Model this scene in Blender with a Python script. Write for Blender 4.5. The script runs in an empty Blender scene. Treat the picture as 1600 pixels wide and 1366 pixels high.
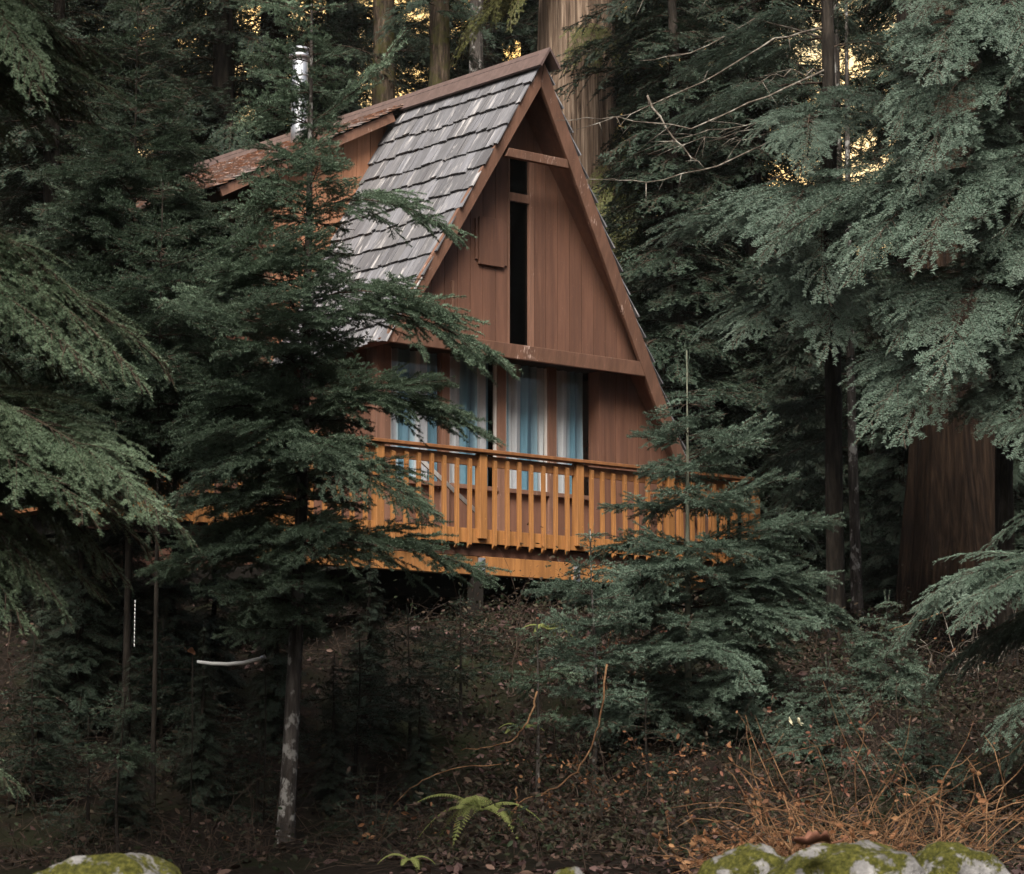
import bpy, bmesh, math, random
import numpy as np
from math import radians, sin, cos, tan, atan, pi

SC = bpy.context.scene
COL = SC.collection

# ------------------------------------------------------------------ camera
F = 4100.0
PITCH = atan(547.0 / F)
CP, SP = cos(PITCH), sin(PITCH)
CAM = np.array([0.0, 0.0, 1.6])
cam_d = bpy.data.cameras.new('camera')
cam_d.sensor_width = 36.0
cam_d.lens = F / 1600.0 * 36.0
cam_d.clip_start = 0.5
cam_d.clip_end = 600.0
cam_d.dof.use_dof = True
cam_d.dof.focus_distance = 28.0
cam_d.dof.aperture_fstop = 6.3
cam = bpy.data.objects.new('camera', cam_d)
cam.location = CAM
cam.rotation_euler = (pi / 2 + PITCH, 0, 0)
COL.objects.link(cam)
SC.camera = cam

# ------------------------------------------------------------------ sky, sun, exposure
SUN_EL, SUN_AZ = radians(46), radians(187)          # azimuth from +Y clockwise: behind the camera, a little to its left
W = bpy.data.worlds.new('World')
SC.world = W
W.use_nodes = True
nt = W.node_tree
bg = nt.nodes['Background']
sky = nt.nodes.new('ShaderNodeTexSky')
sky.sky_type = 'NISHITA'
sky.sun_disc = False
sky.sun_elevation = SUN_EL
sky.sun_rotation = SUN_AZ
sky.air_density = 1.0
sky.dust_density = 6.0
nt.links.new(sky.outputs[0], bg.inputs['Color'])
bg.inputs['Strength'].default_value = 0.05
sun_d = bpy.data.lights.new('sun', 'SUN')
sun_d.energy = 3.3
sun_d.angle = radians(32)
sun_d.color = (1.0, 0.97, 0.93)
sun = bpy.data.objects.new('sun', sun_d)
sdir = np.array([sin(SUN_AZ) * cos(SUN_EL), cos(SUN_AZ) * cos(SUN_EL), sin(SUN_EL)])
from mathutils import Vector
sun.rotation_euler = Vector(sdir).to_track_quat('Z', 'Y').to_euler()
COL.objects.link(sun)
SC.view_settings.view_transform = 'Standard'
SC.view_settings.look = 'None'
SC.view_settings.gamma = 1.0
SC.view_settings.exposure = 1.55
HAZE = 0.00009
SC.cycles.max_bounces = 6
SC.cycles.transparent_max_bounces = 12

# ------------------------------------------------------------------ pixel geometry (photo 1600 x 1366)
def ray(px, py):
    x = (px - 800) / F
    y = (683 - py) / F
    return np.array([x, CP - y * SP, SP + y * CP])

def at(px, py, Y):
    r = ray(px, py)
    return CAM + r * (Y / r[1])

A = radians(50.1)
O = at(752, 845, 30.0)
U = np.array([sin(A), cos(A), 0.0])
B = np.array([-cos(A), sin(A), 0.0])
CABROT = pi / 2 - A

def _rl(px, py):
    r = ray(px, py)
    o = CAM - O
    return np.array([o @ U, o @ B, o[2]]), np.array([r @ U, r @ B, r[2]])

def PY(px, py, c):
    o, d = _rl(px, py)
    return o + d * ((c - o[1]) / d[1])

def PX(px, py, c):
    o, d = _rl(px, py)
    return o + d * ((c - o[0]) / d[0])

def world(p):
    return O + U * p[0] + B * p[1] + np.array([0, 0, p[2]])

# ------------------------------------------------------------------ ground height
_gy = [-40, 0, 10, 17, 21, 24, 27, 30, 34, 40, 50, 70, 100, 160]
_gz = [-0.5, 0.1, 0.75, 0.95, 1.1, 1.7, 2.7, 3.45, 3.9, 4.6, 6.5, 13.0, 19.0, 24.0]
def ground(x, y):
    x = np.asarray(x, float)
    y = np.asarray(y, float)
    z = np.interp(y, _gy, _gz)
    amp = np.clip((y - 15) / 10, 0, 1)
    z = z + amp * (0.12 * np.sin(x * 0.9 + 1.3) * np.sin(y * 0.7) + 0.06 * np.sin(x * 2.7 + y * 1.9) + 0.03 * np.sin(x * 6.1 - y * 5.3))
    return z

# ------------------------------------------------------------------ materials
def nmat(name, spec=0.3):
    m = bpy.data.materials.new(name)
    m.use_nodes = True
    t = m.node_tree
    for n in list(t.nodes):
        t.nodes.remove(n)
    out = t.nodes.new('ShaderNodeOutputMaterial')
    p = t.nodes.new('ShaderNodeBsdfPrincipled')
    t.links.new(p.outputs[0], out.inputs[0])
    p.inputs['Specular IOR Level'].default_value = spec
    return m, t, p, out

def node(t, typ, **kw):
    n = t.nodes.new(typ)
    for k, v in kw.items():
        if k in n.inputs.keys():
            n.inputs[k].default_value = v
        else:
            setattr(n, k, v)
    return n

def set_ramp(e, stops):
    e.remove(e[1])
    for k, (pos, c) in enumerate(stops):
        q = e[0] if k == 0 else e.new(pos)
        q.position = pos
        q.color = (*c, 1)

def ramp(t, fac, stops):
    n = t.nodes.new('ShaderNodeValToRGB')
    e = n.color_ramp.elements
    set_ramp(e, stops)
    t.links.new(fac, n.inputs[0])
    return n.outputs[0]

def coords(t, scale=(1, 1, 1), which='Object'):
    tc = t.nodes.new('ShaderNodeTexCoord')
    mp = t.nodes.new('ShaderNodeMapping')
    mp.inputs['Scale'].default_value = scale
    t.links.new(tc.outputs[which], mp.inputs[0])
    return mp.outputs[0]

def noise(t, vec, scale, detail=4, rough=0.6, dist=0.0):
    n = t.nodes.new('ShaderNodeTexNoise')
    n.inputs['Scale'].default_value = scale
    n.inputs['Detail'].default_value = detail
    n.inputs['Roughness'].default_value = rough
    n.inputs['Distortion'].default_value = dist
    t.links.new(vec, n.inputs['Vector'])
    return n.outputs['Fac']

def mixc(t, fac, a, b, mode='MIX'):
    n = t.nodes.new('ShaderNodeMix')
    n.data_type = 'RGBA'
    n.blend_type = mode
    for s, v in ((0, fac), (6, a), (7, b)):
        if hasattr(v, 'is_linked'):
            t.links.new(v, n.inputs[s])
        elif s == 0:
            n.inputs[0].default_value = v
        else:
            n.inputs[s].default_value = (*v, 1)
    return n.outputs[2]

def bump(t, p, h, strength=0.4, dist=0.01):
    b = t.nodes.new('ShaderNodeBump')
    b.inputs['Strength'].default_value = strength
    b.inputs['Distance'].default_value = dist
    t.links.new(h, b.inputs['Height'])
    t.links.new(b.outputs[0], p.inputs['Normal'])

def needle_mat(name, dark, mid, light, trans=0.2, rough=0.55):
    m, t, p, out = nmat(name)
    v = coords(t)
    n1 = noise(t, v, 2.2, 3)
    n2 = noise(t, v, 38.0, 2)
    g = t.nodes.new('ShaderNodeNewGeometry')
    c = ramp(t, n1, [(0.3, dark), (0.55, mid), (0.78, light)])
    c2 = ramp(t, n2, [(0.3, dark), (0.7, light)])
    c = mixc(t, 0.45, c, c2)
    oi = t.nodes.new('ShaderNodeObjectInfo')
    hs = t.nodes.new('ShaderNodeHueSaturation')
    mr = node(t, 'ShaderNodeMapRange')
    mr.inputs['To Min'].default_value = 0.8
    mr.inputs['To Max'].default_value = 1.2
    t.links.new(oi.outputs['Random'], mr.inputs['Value'])
    t.links.new(mr.outputs[0], hs.inputs['Value'])
    t.links.new(c, hs.inputs['Color'])
    t.links.new(hs.outputs[0], p.inputs['Base Color'])
    p.inputs['Roughness'].default_value = rough
    p.inputs['Specular IOR Level'].default_value = 0.22
    tr = t.nodes.new('ShaderNodeBsdfTranslucent')
    t.links.new(hs.outputs[0], tr.inputs['Color'])
    mx = t.nodes.new('ShaderNodeMixShader')
    mx.inputs[0].default_value = trans
    t.links.new(p.outputs[0], mx.inputs[1])
    t.links.new(tr.outputs[0], mx.inputs[2])
    t.links.new(mx.outputs[0], out.inputs[0])
    return m

def bark_mat(name, a, b, c, vs=(3, 3, 0.5), scale=6.0, moss=None, bstr=0.8, lichen=None):
    m, t, p, out = nmat(name, 0.08)
    v = coords(t, vs)
    n1 = noise(t, v, scale, 6, 0.65, 0.3)
    col = ramp(t, n1, [(0.32, a), (0.5, b), (0.7, c)])
    if moss:
        n2 = noise(t, coords(t), 2.5, 5, 0.65)
        col = mixc(t, ramp(t, n2, [(0.48, (0, 0, 0)), (0.62, (1, 1, 1))]), col, moss)
    if lichen:
        n3 = noise(t, coords(t, (1, 1, 0.7)), 11.0, 4, 0.6)
        col = mixc(t, ramp(t, n3, [(0.55, (0, 0, 0)), (0.63, (1, 1, 1))]), col, lichen)
    t.links.new(col, p.inputs['Base Color'])
    p.inputs['Roughness'].default_value = 0.9
    bump(t, p, n1, bstr, 0.03)
    return m

def paint_mat(name, a, b, rough=0.65, wear=None, vs=(14, 14, 1.2), attr=True):
    m, t, p, out = nmat(name)
    v = coords(t, vs)
    n1 = noise(t, v, 3.0, 6, 0.65)
    n2 = noise(t, coords(t), 1.3, 4, 0.6)
    col = ramp(t, n1, [(0.3, a), (0.72, b)])
    col = mixc(t, n2, col, a)
    n5 = noise(t, coords(t, (6, 6, 0.4)), 1.6, 5, 0.7, 0.2)          # rain streaks and fading
    col = mixc(t, ramp(t, n5, [(0.42, (0, 0, 0)), (0.62, (1, 1, 1))]), mixc(t, 0.55, col, tuple(x * 0.55 for x in a)), col)
    n6 = noise(t, coords(t, (1, 1, 1)), 55.0, 2, 0.5)
    col = mixc(t, ramp(t, n6, [(0.72, (0, 0, 0)), (0.76, (0.6, 0.6, 0.6))]), col, tuple(min(1, x * 1.9) for x in b))
    if wear:
        n3 = noise(t, coords(t, (30, 30, 2.0)), 2.0, 5, 0.7)
        n4 = noise(t, coords(t), 3.1, 3, 0.6)
        mm = t.nodes.new('ShaderNodeMath')
        mm.operation = 'MULTIPLY'
        t.links.new(n3, mm.inputs[0])
        t.links.new(n4, mm.inputs[1])
        col = mixc(t, ramp(t, mm.outputs[0], [(0.36, (0, 0, 0)), (0.44, (1, 1, 1))]), col, wear)
    g = t.nodes.new('ShaderNodeNewGeometry')
    hs = t.nodes.new('ShaderNodeHueSaturation')
    mr = t.nodes.new('ShaderNodeMapRange')
    mr.inputs['To Min'].default_value = 0.86
    mr.inputs['To Max'].default_value = 1.1
    t.links.new(g.outputs['Random Per Island'], mr.inputs['Value'])
    t.links.new(mr.outputs[0], hs.inputs['Value'])
    t.links.new(col, hs.inputs['Color'])
    t.links.new(hs.outputs[0], p.inputs['Base Color'])
    p.inputs['Roughness'].default_value = rough
    bump(t, p, n1, 0.25, 0.004)
    return m

def shingle_mat(name, pal, red=None):
    m, t, p, out = nmat(name)
    g = t.nodes.new('ShaderNodeNewGeometry')
    rnd = g.outputs['Random Per Island']
    col = ramp(t, rnd, [(i / (len(pal) - 1), c) for i, c in enumerate(pal)])
    # grain that runs down the slope (mesh UV: u across, v down)
    uv = t.nodes.new('ShaderNodeTexCoord')
    mp = t.nodes.new('ShaderNodeMapping')
    mp.inputs['Scale'].default_value = (60, 3.0, 1)
    t.links.new(uv.outputs['UV'], mp.inputs[0])
    n1 = noise(t, mp.outputs[0], 1.0, 5, 0.7)
    mp2 = t.nodes.new('ShaderNodeMapping')
    mp2.inputs['Scale'].default_value = (9, 1.6, 1)
    t.links.new(uv.outputs['UV'], mp2.inputs[0])
    n2 = noise(t, mp2.outputs[0], 1.0, 5, 0.65, 0.4)
    col = mixc(t, ramp(t, n1, [(0.38, (0, 0, 0)), (0.62, (1, 1, 1))]), mixc(t, 0.55, col, (0.045, 0.04, 0.04)), col)
    col = mixc(t, ramp(t, n2, [(0.56, (0, 0, 0)), (0.68, (1, 1, 1))]), col, (0.32, 0.3, 0.285))
    if red:
        n3 = noise(t, coords(t), 3.5, 4, 0.6)
        col = mixc(t, ramp(t, n3, [(0.4, (0, 0, 0)), (0.6, (1, 1, 1))]), col, red)
    t.links.new(col, p.inputs['Base Color'])
    p.inputs['Roughness'].default_value = 0.8
    bump(t, p, n1, 0.5, 0.006)
    return m

def plain(name, c, rough=0.6, metal=0.0):
    m, t, p, out = nmat(name)
    n = noise(t, coords(t), 9.0, 5, 0.65)
    col = mixc(t, n, tuple(x * 0.75 for x in c), tuple(min(1, x * 1.2) for x in c))
    t.links.new(col, p.inputs['Base Color'])
    p.inputs['Roughness'].default_value = rough
    p.inputs['Metallic'].default_value = metal
    return m

M = {}
M['fir'] = needle_mat('fir_needles', (0.042, 0.068, 0.042), (0.088, 0.13, 0.08), (0.14, 0.185, 0.122))
M['firshade'] = needle_mat('shaded_fir_needles', (0.022, 0.038, 0.022), (0.045, 0.072, 0.042), (0.08, 0.112, 0.07))  # the fir colours darkened to stand in for shade at the left
M['firblue'] = needle_mat('fir_needles_blue', (0.045, 0.074, 0.048), (0.09, 0.134, 0.092), (0.155, 0.2, 0.148))
M['hem'] = needle_mat('hemlock_needles', (0.036, 0.062, 0.04), (0.085, 0.126, 0.088), (0.16, 0.2, 0.155))
M['hemg'] = needle_mat('hemlock_needles_green', (0.042, 0.07, 0.038), (0.088, 0.128, 0.072), (0.14, 0.182, 0.112))
M['shaden'] = needle_mat('shade_dark_needles', (0.012, 0.022, 0.014), (0.022, 0.038, 0.023), (0.038, 0.057, 0.035))  # needles darkened to stand in for forest shade, near saplings included
M['cedar'] = needle_mat('cedar_foliage', (0.05, 0.06, 0.014), (0.1, 0.11, 0.03), (0.15, 0.14, 0.05), 0.3)
M['bark'] = bark_mat('grey_bark', (0.015, 0.013, 0.011), (0.04, 0.034, 0.029), (0.1, 0.087, 0.076), lichen=(0.22, 0.21, 0.19))
M['greenstem'] = bark_mat('pale_green_stem', (0.09, 0.095, 0.07), (0.16, 0.165, 0.12), (0.24, 0.24, 0.18))
M['barkshade'] = bark_mat('shade_dark_bark', (0.006, 0.005, 0.004), (0.016, 0.013, 0.01), (0.036, 0.029, 0.023))  # bark darkened so these trunks sink into black shade
M['barkm'] = bark_mat('mossy_bark', (0.012, 0.009, 0.006), (0.04, 0.029, 0.02), (0.11, 0.08, 0.055), moss=(0.04, 0.038, 0.012))
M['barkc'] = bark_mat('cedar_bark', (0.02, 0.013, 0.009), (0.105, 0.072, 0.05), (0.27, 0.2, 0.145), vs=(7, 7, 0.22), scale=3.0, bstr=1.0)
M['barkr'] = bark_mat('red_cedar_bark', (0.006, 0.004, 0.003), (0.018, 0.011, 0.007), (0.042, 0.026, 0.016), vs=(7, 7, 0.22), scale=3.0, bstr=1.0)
M['twig'] = bark_mat('twig_bark', (0.016, 0.011, 0.008), (0.036, 0.025, 0.018), (0.07, 0.05, 0.036))
M['deadtwig'] = bark_mat('lichened_twig', (0.03, 0.025, 0.02), (0.08, 0.065, 0.05), (0.28, 0.26, 0.22), vs=(1, 1, 1), scale=9)
M['brown'] = paint_mat('brown_siding_paint', (0.094, 0.043, 0.026), (0.142, 0.068, 0.042), wear=None)
M['trim'] = paint_mat('brown_trim_paint', (0.12, 0.06, 0.037), (0.19, 0.097, 0.064), wear=(0.45, 0.33, 0.27))
M['cheek'] = paint_mat('orange_brown_siding_paint', (0.23, 0.105, 0.056), (0.3, 0.145, 0.078))
M['cap'] = paint_mat('dark_brown_cap_paint', (0.085, 0.055, 0.048), (0.13, 0.09, 0.08), 0.5)
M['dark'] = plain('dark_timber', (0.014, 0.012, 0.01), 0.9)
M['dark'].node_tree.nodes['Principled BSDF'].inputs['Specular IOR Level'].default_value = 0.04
M['wood'] = paint_mat('orange_stained_cedar', (0.23, 0.098, 0.03), (0.46, 0.208, 0.06), 0.6, vs=(18, 18, 1.0), wear=(0.14, 0.07, 0.035))
M['woodd'] = paint_mat('weathered_cedar', (0.16, 0.065, 0.025), (0.3, 0.13, 0.045), 0.55, vs=(2, 18, 18))
M['shingle'] = shingle_mat('grey_cedar_shakes', [(0.07, 0.067, 0.068), (0.145, 0.143, 0.15), (0.1, 0.098, 0.1), (0.185, 0.183, 0.193), (0.122, 0.117, 0.116), (0.086, 0.085, 0.088)])
M['shingler'] = shingle_mat('reddish_needle_covered_shakes', [(0.2, 0.13, 0.1), (0.3, 0.25, 0.23), (0.24, 0.12, 0.07)], red=(0.18, 0.085, 0.048))
M['white'] = plain('white_paint', (0.7, 0.69, 0.66), 0.5)
M['greyboard'] = paint_mat('weathered_grey_board', (0.26, 0.24, 0.22), (0.4, 0.38, 0.35), 0.8)
M['paletrim'] = plain('pale_window_trim', (0.36, 0.33, 0.3), 0.6)
M['metal'] = plain('galvanised_steel', (0.5, 0.51, 0.53), 0.42, 0.85)
M['litter'] = None

def glass_mat(name, tint, gl=0.03):
    m, t, p, out = nmat(name)
    tr = t.nodes.new('ShaderNodeBsdfTransparent')
    tr.inputs[0].default_value = (*tint, 1)
    gs = t.nodes.new('ShaderNodeBsdfGlossy')
    gs.inputs['Roughness'].default_value = 0.04
    lw = t.nodes.new('ShaderNodeLayerWeight')
    lw.inputs['Blend'].default_value = 0.5
    pw = node(t, 'ShaderNodeMath', operation='POWER')
    t.links.new(lw.outputs['Facing'], pw.inputs[0])
    pw.inputs[1].default_value = 4.0
    fr = node(t, 'ShaderNodeMath', operation='MULTIPLY_ADD')
    t.links.new(pw.outputs[0], fr.inputs[0])
    fr.inputs[1].default_value = 0.55
    fr.inputs[2].default_value = gl
    mx = t.nodes.new('ShaderNodeMixShader')
    t.links.new(fr.outputs[0], mx.inputs[0])
    t.links.new(tr.outputs[0], mx.inputs[1])
    t.links.new(gs.outputs[0], mx.inputs[2])
    t.links.new(mx.outputs[0], out.inputs[0])
    return m
M['glass'] = glass_mat('window_glass', (0.93, 0.95, 0.95))
M['darkglass'] = glass_mat('dark_window_glass', (0.35, 0.37, 0.37))

def curtain_mat():
    m, t, p, out = nmat('striped_curtain_cloth')
    uv = t.nodes.new('ShaderNodeTexCoord')
    sx = t.nodes.new('ShaderNodeSeparateXYZ')
    t.links.new(uv.outputs['UV'], sx.inputs[0])
    W_, G_, T_, L_, N_ = (0.5, 0.475, 0.475), (0.32, 0.3, 0.31), (0.1, 0.19, 0.24), (0.22, 0.3, 0.34), (0.08, 0.13, 0.17)
    r = t.nodes.new('ShaderNodeValToRGB')
    r.color_ramp.interpolation = 'EASE'
    seq = [(0, G_), (.04, W_), (.17, G_), (.2, L_), (.26, T_), (.38, N_), (.42, L_), (.47, W_), (.6, G_), (.66, T_), (.78, N_), (.86, L_), (.93, W_)]
    e = r.color_ramp.elements
    set_ramp(e, seq)
    fr = t.nodes.new('ShaderNodeMath')
    fr.operation = 'FRACT'
    t.links.new(sx.outputs[0], fr.inputs[0])
    t.links.new(fr.outputs[0], r.inputs[0])
    n = noise(t, uv.outputs['UV'], 60, 3)
    c = mixc(t, 0.25, r.outputs[0], mixc(t, n, (0.2, 0.2, 0.2), (0.9, 0.9, 0.9)), 'MULTIPLY')
    t.links.new(c, p.inputs['Base Color'])
    p.inputs['Roughness'].default_value = 0.9
    return m
M['curtain'] = curtain_mat()

def ground_mat():
    m, t, p, out = nmat('forest_floor', 0.06)
    v = coords(t)
    n1 = noise(t, v, 0.8, 6, 0.65)
    n2 = noise(t, v, 14, 6, 0.7)
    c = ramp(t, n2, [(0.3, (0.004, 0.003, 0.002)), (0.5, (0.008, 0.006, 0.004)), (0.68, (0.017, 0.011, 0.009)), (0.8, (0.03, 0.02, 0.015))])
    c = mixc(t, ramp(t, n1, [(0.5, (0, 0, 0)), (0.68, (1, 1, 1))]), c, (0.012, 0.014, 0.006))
    t.links.new(c, p.inputs['Base Color'])
    p.inputs['Roughness'].default_value = 0.95
    bump(t, p, n2, 0.8, 0.05)
    return m
M['ground'] = ground_mat()

def rock_mat():
    m, t, p, out = nmat('mossy_rock', 0.06)
    v = coords(t)
    n1 = noise(t, v, 5, 6, 0.7)
    n2 = noise(t, v, 3.1, 5, 0.65, 0.3)
    n3 = noise(t, v, 40, 4, 0.7)
    rockc = ramp(t, n1, [(0.3, (0.03, 0.027, 0.025)), (0.5, (0.1, 0.095, 0.09)), (0.7, (0.22, 0.21, 0.2))])
    mossc = ramp(t, n3, [(0.3, (0.012, 0.012, 0.004)), (0.5, (0.036, 0.036, 0.008)), (0.72, (0.085, 0.078, 0.018))])
    n4 = noise(t, v, 9.0, 5, 0.7, 0.5)
    f = node(t, 'ShaderNodeMath', operation='ADD')
    g = node(t, 'ShaderNodeMath', operation='MULTIPLY')
    t.links.new(n4, g.inputs[0]); g.inputs[1].default_value = 0.5
    t.links.new(n2, f.inputs[0]); t.links.new(g.outputs[0], f.inputs[1])
    c = mixc(t, ramp(t, f.outputs[0], [(0.74, (1, 1, 1)), (0.79, (0, 0, 0))]), rockc, mossc)
    t.links.new(c, p.inputs['Base Color'])
    p.inputs['Roughness'].default_value = 0.95
    bump(t, p, n3, 0.9, 0.02)
    return m
M['rock'] = rock_mat()

def leaf_mat(name, cols, trans=0.25):
    m, t, p, out = nmat(name, 0.1)
    g = t.nodes.new('ShaderNodeNewGeometry')
    c = ramp(t, g.outputs['Random Per Island'], [(i / max(1, len(cols) - 1), q) for i, q in enumerate(cols)])
    n = noise(t, coords(t), 30, 3)
    c = mixc(t, 0.35, c, mixc(t, n, (0.25, 0.25, 0.25), (1, 1, 1)), 'MULTIPLY')
    t.links.new(c, p.inputs['Base Color'])
    p.inputs['Roughness'].default_value = 0.6
    tr = t.nodes.new('ShaderNodeBsdfTranslucent')
    t.links.new(c, tr.inputs[0])
    mx = t.nodes.new('ShaderNodeMixShader')
    mx.inputs[0].default_value = trans
    t.links.new(p.outputs[0], mx.inputs[1])
    t.links.new(tr.outputs[0], mx.inputs[2])
    t.links.new(mx.outputs[0], out.inputs[0])
    return m
M['litter'] = leaf_mat('fallen_leaf', [(0.014, 0.008, 0.006), (0.045, 0.026, 0.023), (0.03, 0.016, 0.013), (0.11, 0.066, 0.058), (0.042, 0.025, 0.022), (0.15, 0.095, 0.07), (0.02, 0.012, 0.01)], 0.1)
M['dryleaf'] = leaf_mat('dry_leaf', [(0.12, 0.05, 0.022), (0.22, 0.105, 0.05), (0.08, 0.035, 0.02), (0.3, 0.16, 0.075)])
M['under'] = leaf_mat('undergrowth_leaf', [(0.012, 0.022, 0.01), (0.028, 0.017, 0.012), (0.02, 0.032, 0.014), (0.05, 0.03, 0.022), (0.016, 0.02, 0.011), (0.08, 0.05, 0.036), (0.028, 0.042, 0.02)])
M['redleaf'] = leaf_mat('red_brown_leaf', [(0.13, 0.055, 0.035), (0.2, 0.09, 0.058), (0.09, 0.04, 0.028)])
M['goldleaf'] = leaf_mat('golden_leaf', [(0.75, 0.42, 0.08), (0.85, 0.6, 0.2), (0.6, 0.34, 0.06)], 0.5)
M['fern'] = leaf_mat('fern_leaf', [(0.16, 0.2, 0.05), (0.22, 0.25, 0.08), (0.26, 0.25, 0.09)])
M['palleaf'] = leaf_mat('pale_leaf', [(0.75, 0.68, 0.45), (0.8, 0.74, 0.52)])
M['tanstem'] = bark_mat('tan_stem', (0.035, 0.019, 0.01), (0.1, 0.052, 0.026), (0.25, 0.145, 0.075), vs=(1, 1, 1), scale=7)
def sky_mat():
    m, t, p, out = nmat('evening_sky')
    em = t.nodes.new('ShaderNodeEmission')
    n = noise(t, coords(t), 0.03, 3)
    t.links.new(ramp(t, n, [(0.35, (1.0, 0.6, 0.18)), (0.65, (1.0, 0.8, 0.48))]), em.inputs[0])
    em.inputs[1].default_value = 0.8
    t.links.new(em.outputs[0], out.inputs[0])
    return m
M['sky'] = sky_mat()

# ------------------------------------------------------------------ object helpers
def tag(o, label=None, cat=None, group=None, kind=None):
    for k, v in (('label', label), ('category', cat), ('group', group), ('kind', kind)):
        if v:
            o[k] = v
    return o

def empty(name, loc=(0, 0, 0), rz=0.0, label=None, cat=None, group=None):
    o = bpy.data.objects.new(name, None)
    o.location = loc
    o.rotation_euler = (0, 0, rz)
    o.empty_display_size = 0.2
    COL.objects.link(o)
    return tag(o, label, cat, group)

def link(name, me, parent=None, loc=(0, 0, 0)):
    o = bpy.data.objects.new(name, me)
    o.location = loc
    if parent is not None:
        o.parent = parent
    COL.objects.link(o)
    return o

def tri_mesh(name, V, T, mats, midx=None, smooth=False):
    me = bpy.data.meshes.new(name)
    V = np.ascontiguousarray(V, np.float32)
    T = np.ascontiguousarray(T, np.int32)
    n = len(T)
    me.vertices.add(len(V))
    me.vertices.foreach_set('co', V.ravel())
    me.loops.add(n * 3)
    me.loops.foreach_set('vertex_index', T.ravel())
    me.polygons.add(n)
    me.polygons.foreach_set('loop_start', np.arange(0, n * 3, 3, dtype=np.int32))
    for m in (mats if isinstance(mats, (list, tuple)) else [mats]):
        me.materials.append(m)
    if midx is not None:
        me.polygons.foreach_set('material_index', np.ascontiguousarray(midx, np.int32))
    if smooth:
        me.polygons.foreach_set('use_smooth', np.ones(n, bool))
    me.update(calc_edges=True)
    return me

class MB:
    """collects boxes, prisms and tubes into one mesh"""
    def __init__(self):
        self.v, self.f, self.uv, self.s = [], [], [], []
    def poly(self, pts, faces, smooth=False, uv=None):
        b = len(self.v)
        self.v += [tuple(map(float, p)) for p in pts]
        for q in faces:
            self.f.append([b + i for i in q])
            self.s.append(smooth)
            self.uv.append([uv[i] for i in q] if uv else [(0, 0)] * len(q))
    def box(self, x0, x1, y0, y1, z0, z1):
        self.poly([(x0, y0, z0), (x1, y0, z0), (x1, y1, z0), (x0, y1, z0), (x0, y0, z1), (x1, y0, z1), (x1, y1, z1), (x0, y1, z1)],
                  [(0, 3, 2, 1), (4, 5, 6, 7), (0, 1, 5, 4), (1, 2, 6, 5), (2, 3, 7, 6), (3, 0, 4, 7)])
    def prism(self, front, back):
        """front and back: matching outlines (counter-clockwise seen from the front)"""
        n = len(front)
        fs = [tuple(range(n)), tuple(range(2 * n - 1, n - 1, -1))]
        fs += [(i, i + n, (i + 1) % n + n, (i + 1) % n) for i in range(n)]
        self.poly(list(front) + list(back), fs)
    def slab_y(self, outline, y0, y1):
        self.prism([(x, y0, z) for x, z in outline], [(x, y1, z) for x, z in outline])
    def beam(self, a, b, w, h, up=(0, 0, 1)):
        a, b = np.array(a, float), np.array(b, float)
        d = b - a
        d /= np.linalg.norm(d)
        s = np.cross(d, up)
        s /= np.linalg.norm(s)
        u = np.cross(s, d)
        c = []
        for p in (a, b):
            for i, j in ((-1, -1), (1, -1), (1, 1), (-1, 1)):
                c.append(p + s * i * w / 2 + u * j * h / 2)
        self.poly(c, [(0, 1, 2, 3), (7, 6, 5, 4), (0, 4, 5, 1), (1, 5, 6, 2), (2, 6, 7, 3), (3, 7, 4, 0)])
    def tube(self, pts, rad, seg=8, cap=True):
        pts = np.array(pts, float)
        n = len(pts)
        rad = np.broadcast_to(rad, (n,))
        tg = np.gradient(pts, axis=0)
        tg /= np.linalg.norm(tg, axis=1)[:, None] + 1e-9
        ref = np.array([0, 0, 1.0]) if abs(tg[0][2]) < 0.8 else np.array([1.0, 0, 0])
        b = len(self.v)
        for i in range(n):
            s = np.cross(tg[i], ref)
            s /= np.linalg.norm(s) + 1e-9
            u = np.cross(s, tg[i])
            for k in range(seg):
                a = 2 * pi * k / seg
                self.v.append(tuple(pts[i] + rad[i] * (cos(a) * s + sin(a) * u)))
        for i in range(n - 1):
            for k in range(seg):
                k2 = (k + 1) % seg
                self.f.append([b + i * seg + k, b + i * seg + k2, b + (i + 1) * seg + k2, b + (i + 1) * seg + k])
                self.s.append(True)
                self.uv.append([(0, 0)] * 4)
        if cap:
            self.f.append([b + k for k in range(seg)][::-1])
            self.f.append([b + (n - 1) * seg + k for k in range(seg)])
            self.s += [False, False]
            self.uv += [[(0, 0)] * seg] * 2
    def mesh(self, name, mat, uv=False):
        me = bpy.data.meshes.new(name)
        me.from_pydata(self.v, [], self.f)
        for m in (mat if isinstance(mat, (list, tuple)) else [mat]):
            me.materials.append(m)
        me.polygons.foreach_set('use_smooth', self.s)
        if uv:
            l = me.uv_layers.new(name='UVMap')
            l.data.foreach_set('uv', [c for q in self.uv for p in q for c in p])
        me.update()
        return me
    def build(self, name, mat, parent=None, uv=False, bevel=0.0, loc=(0, 0, 0)):
        o = link(name, self.mesh(name, mat, uv), parent, loc)
        if bevel:
            b = o.modifiers.new('bevel', 'BEVEL')
            b.width = bevel
            b.segments = 2
            b.limit_method = 'ANGLE'
        return o

R = random.Random(7)
NR = np.random.default_rng(11)

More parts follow.
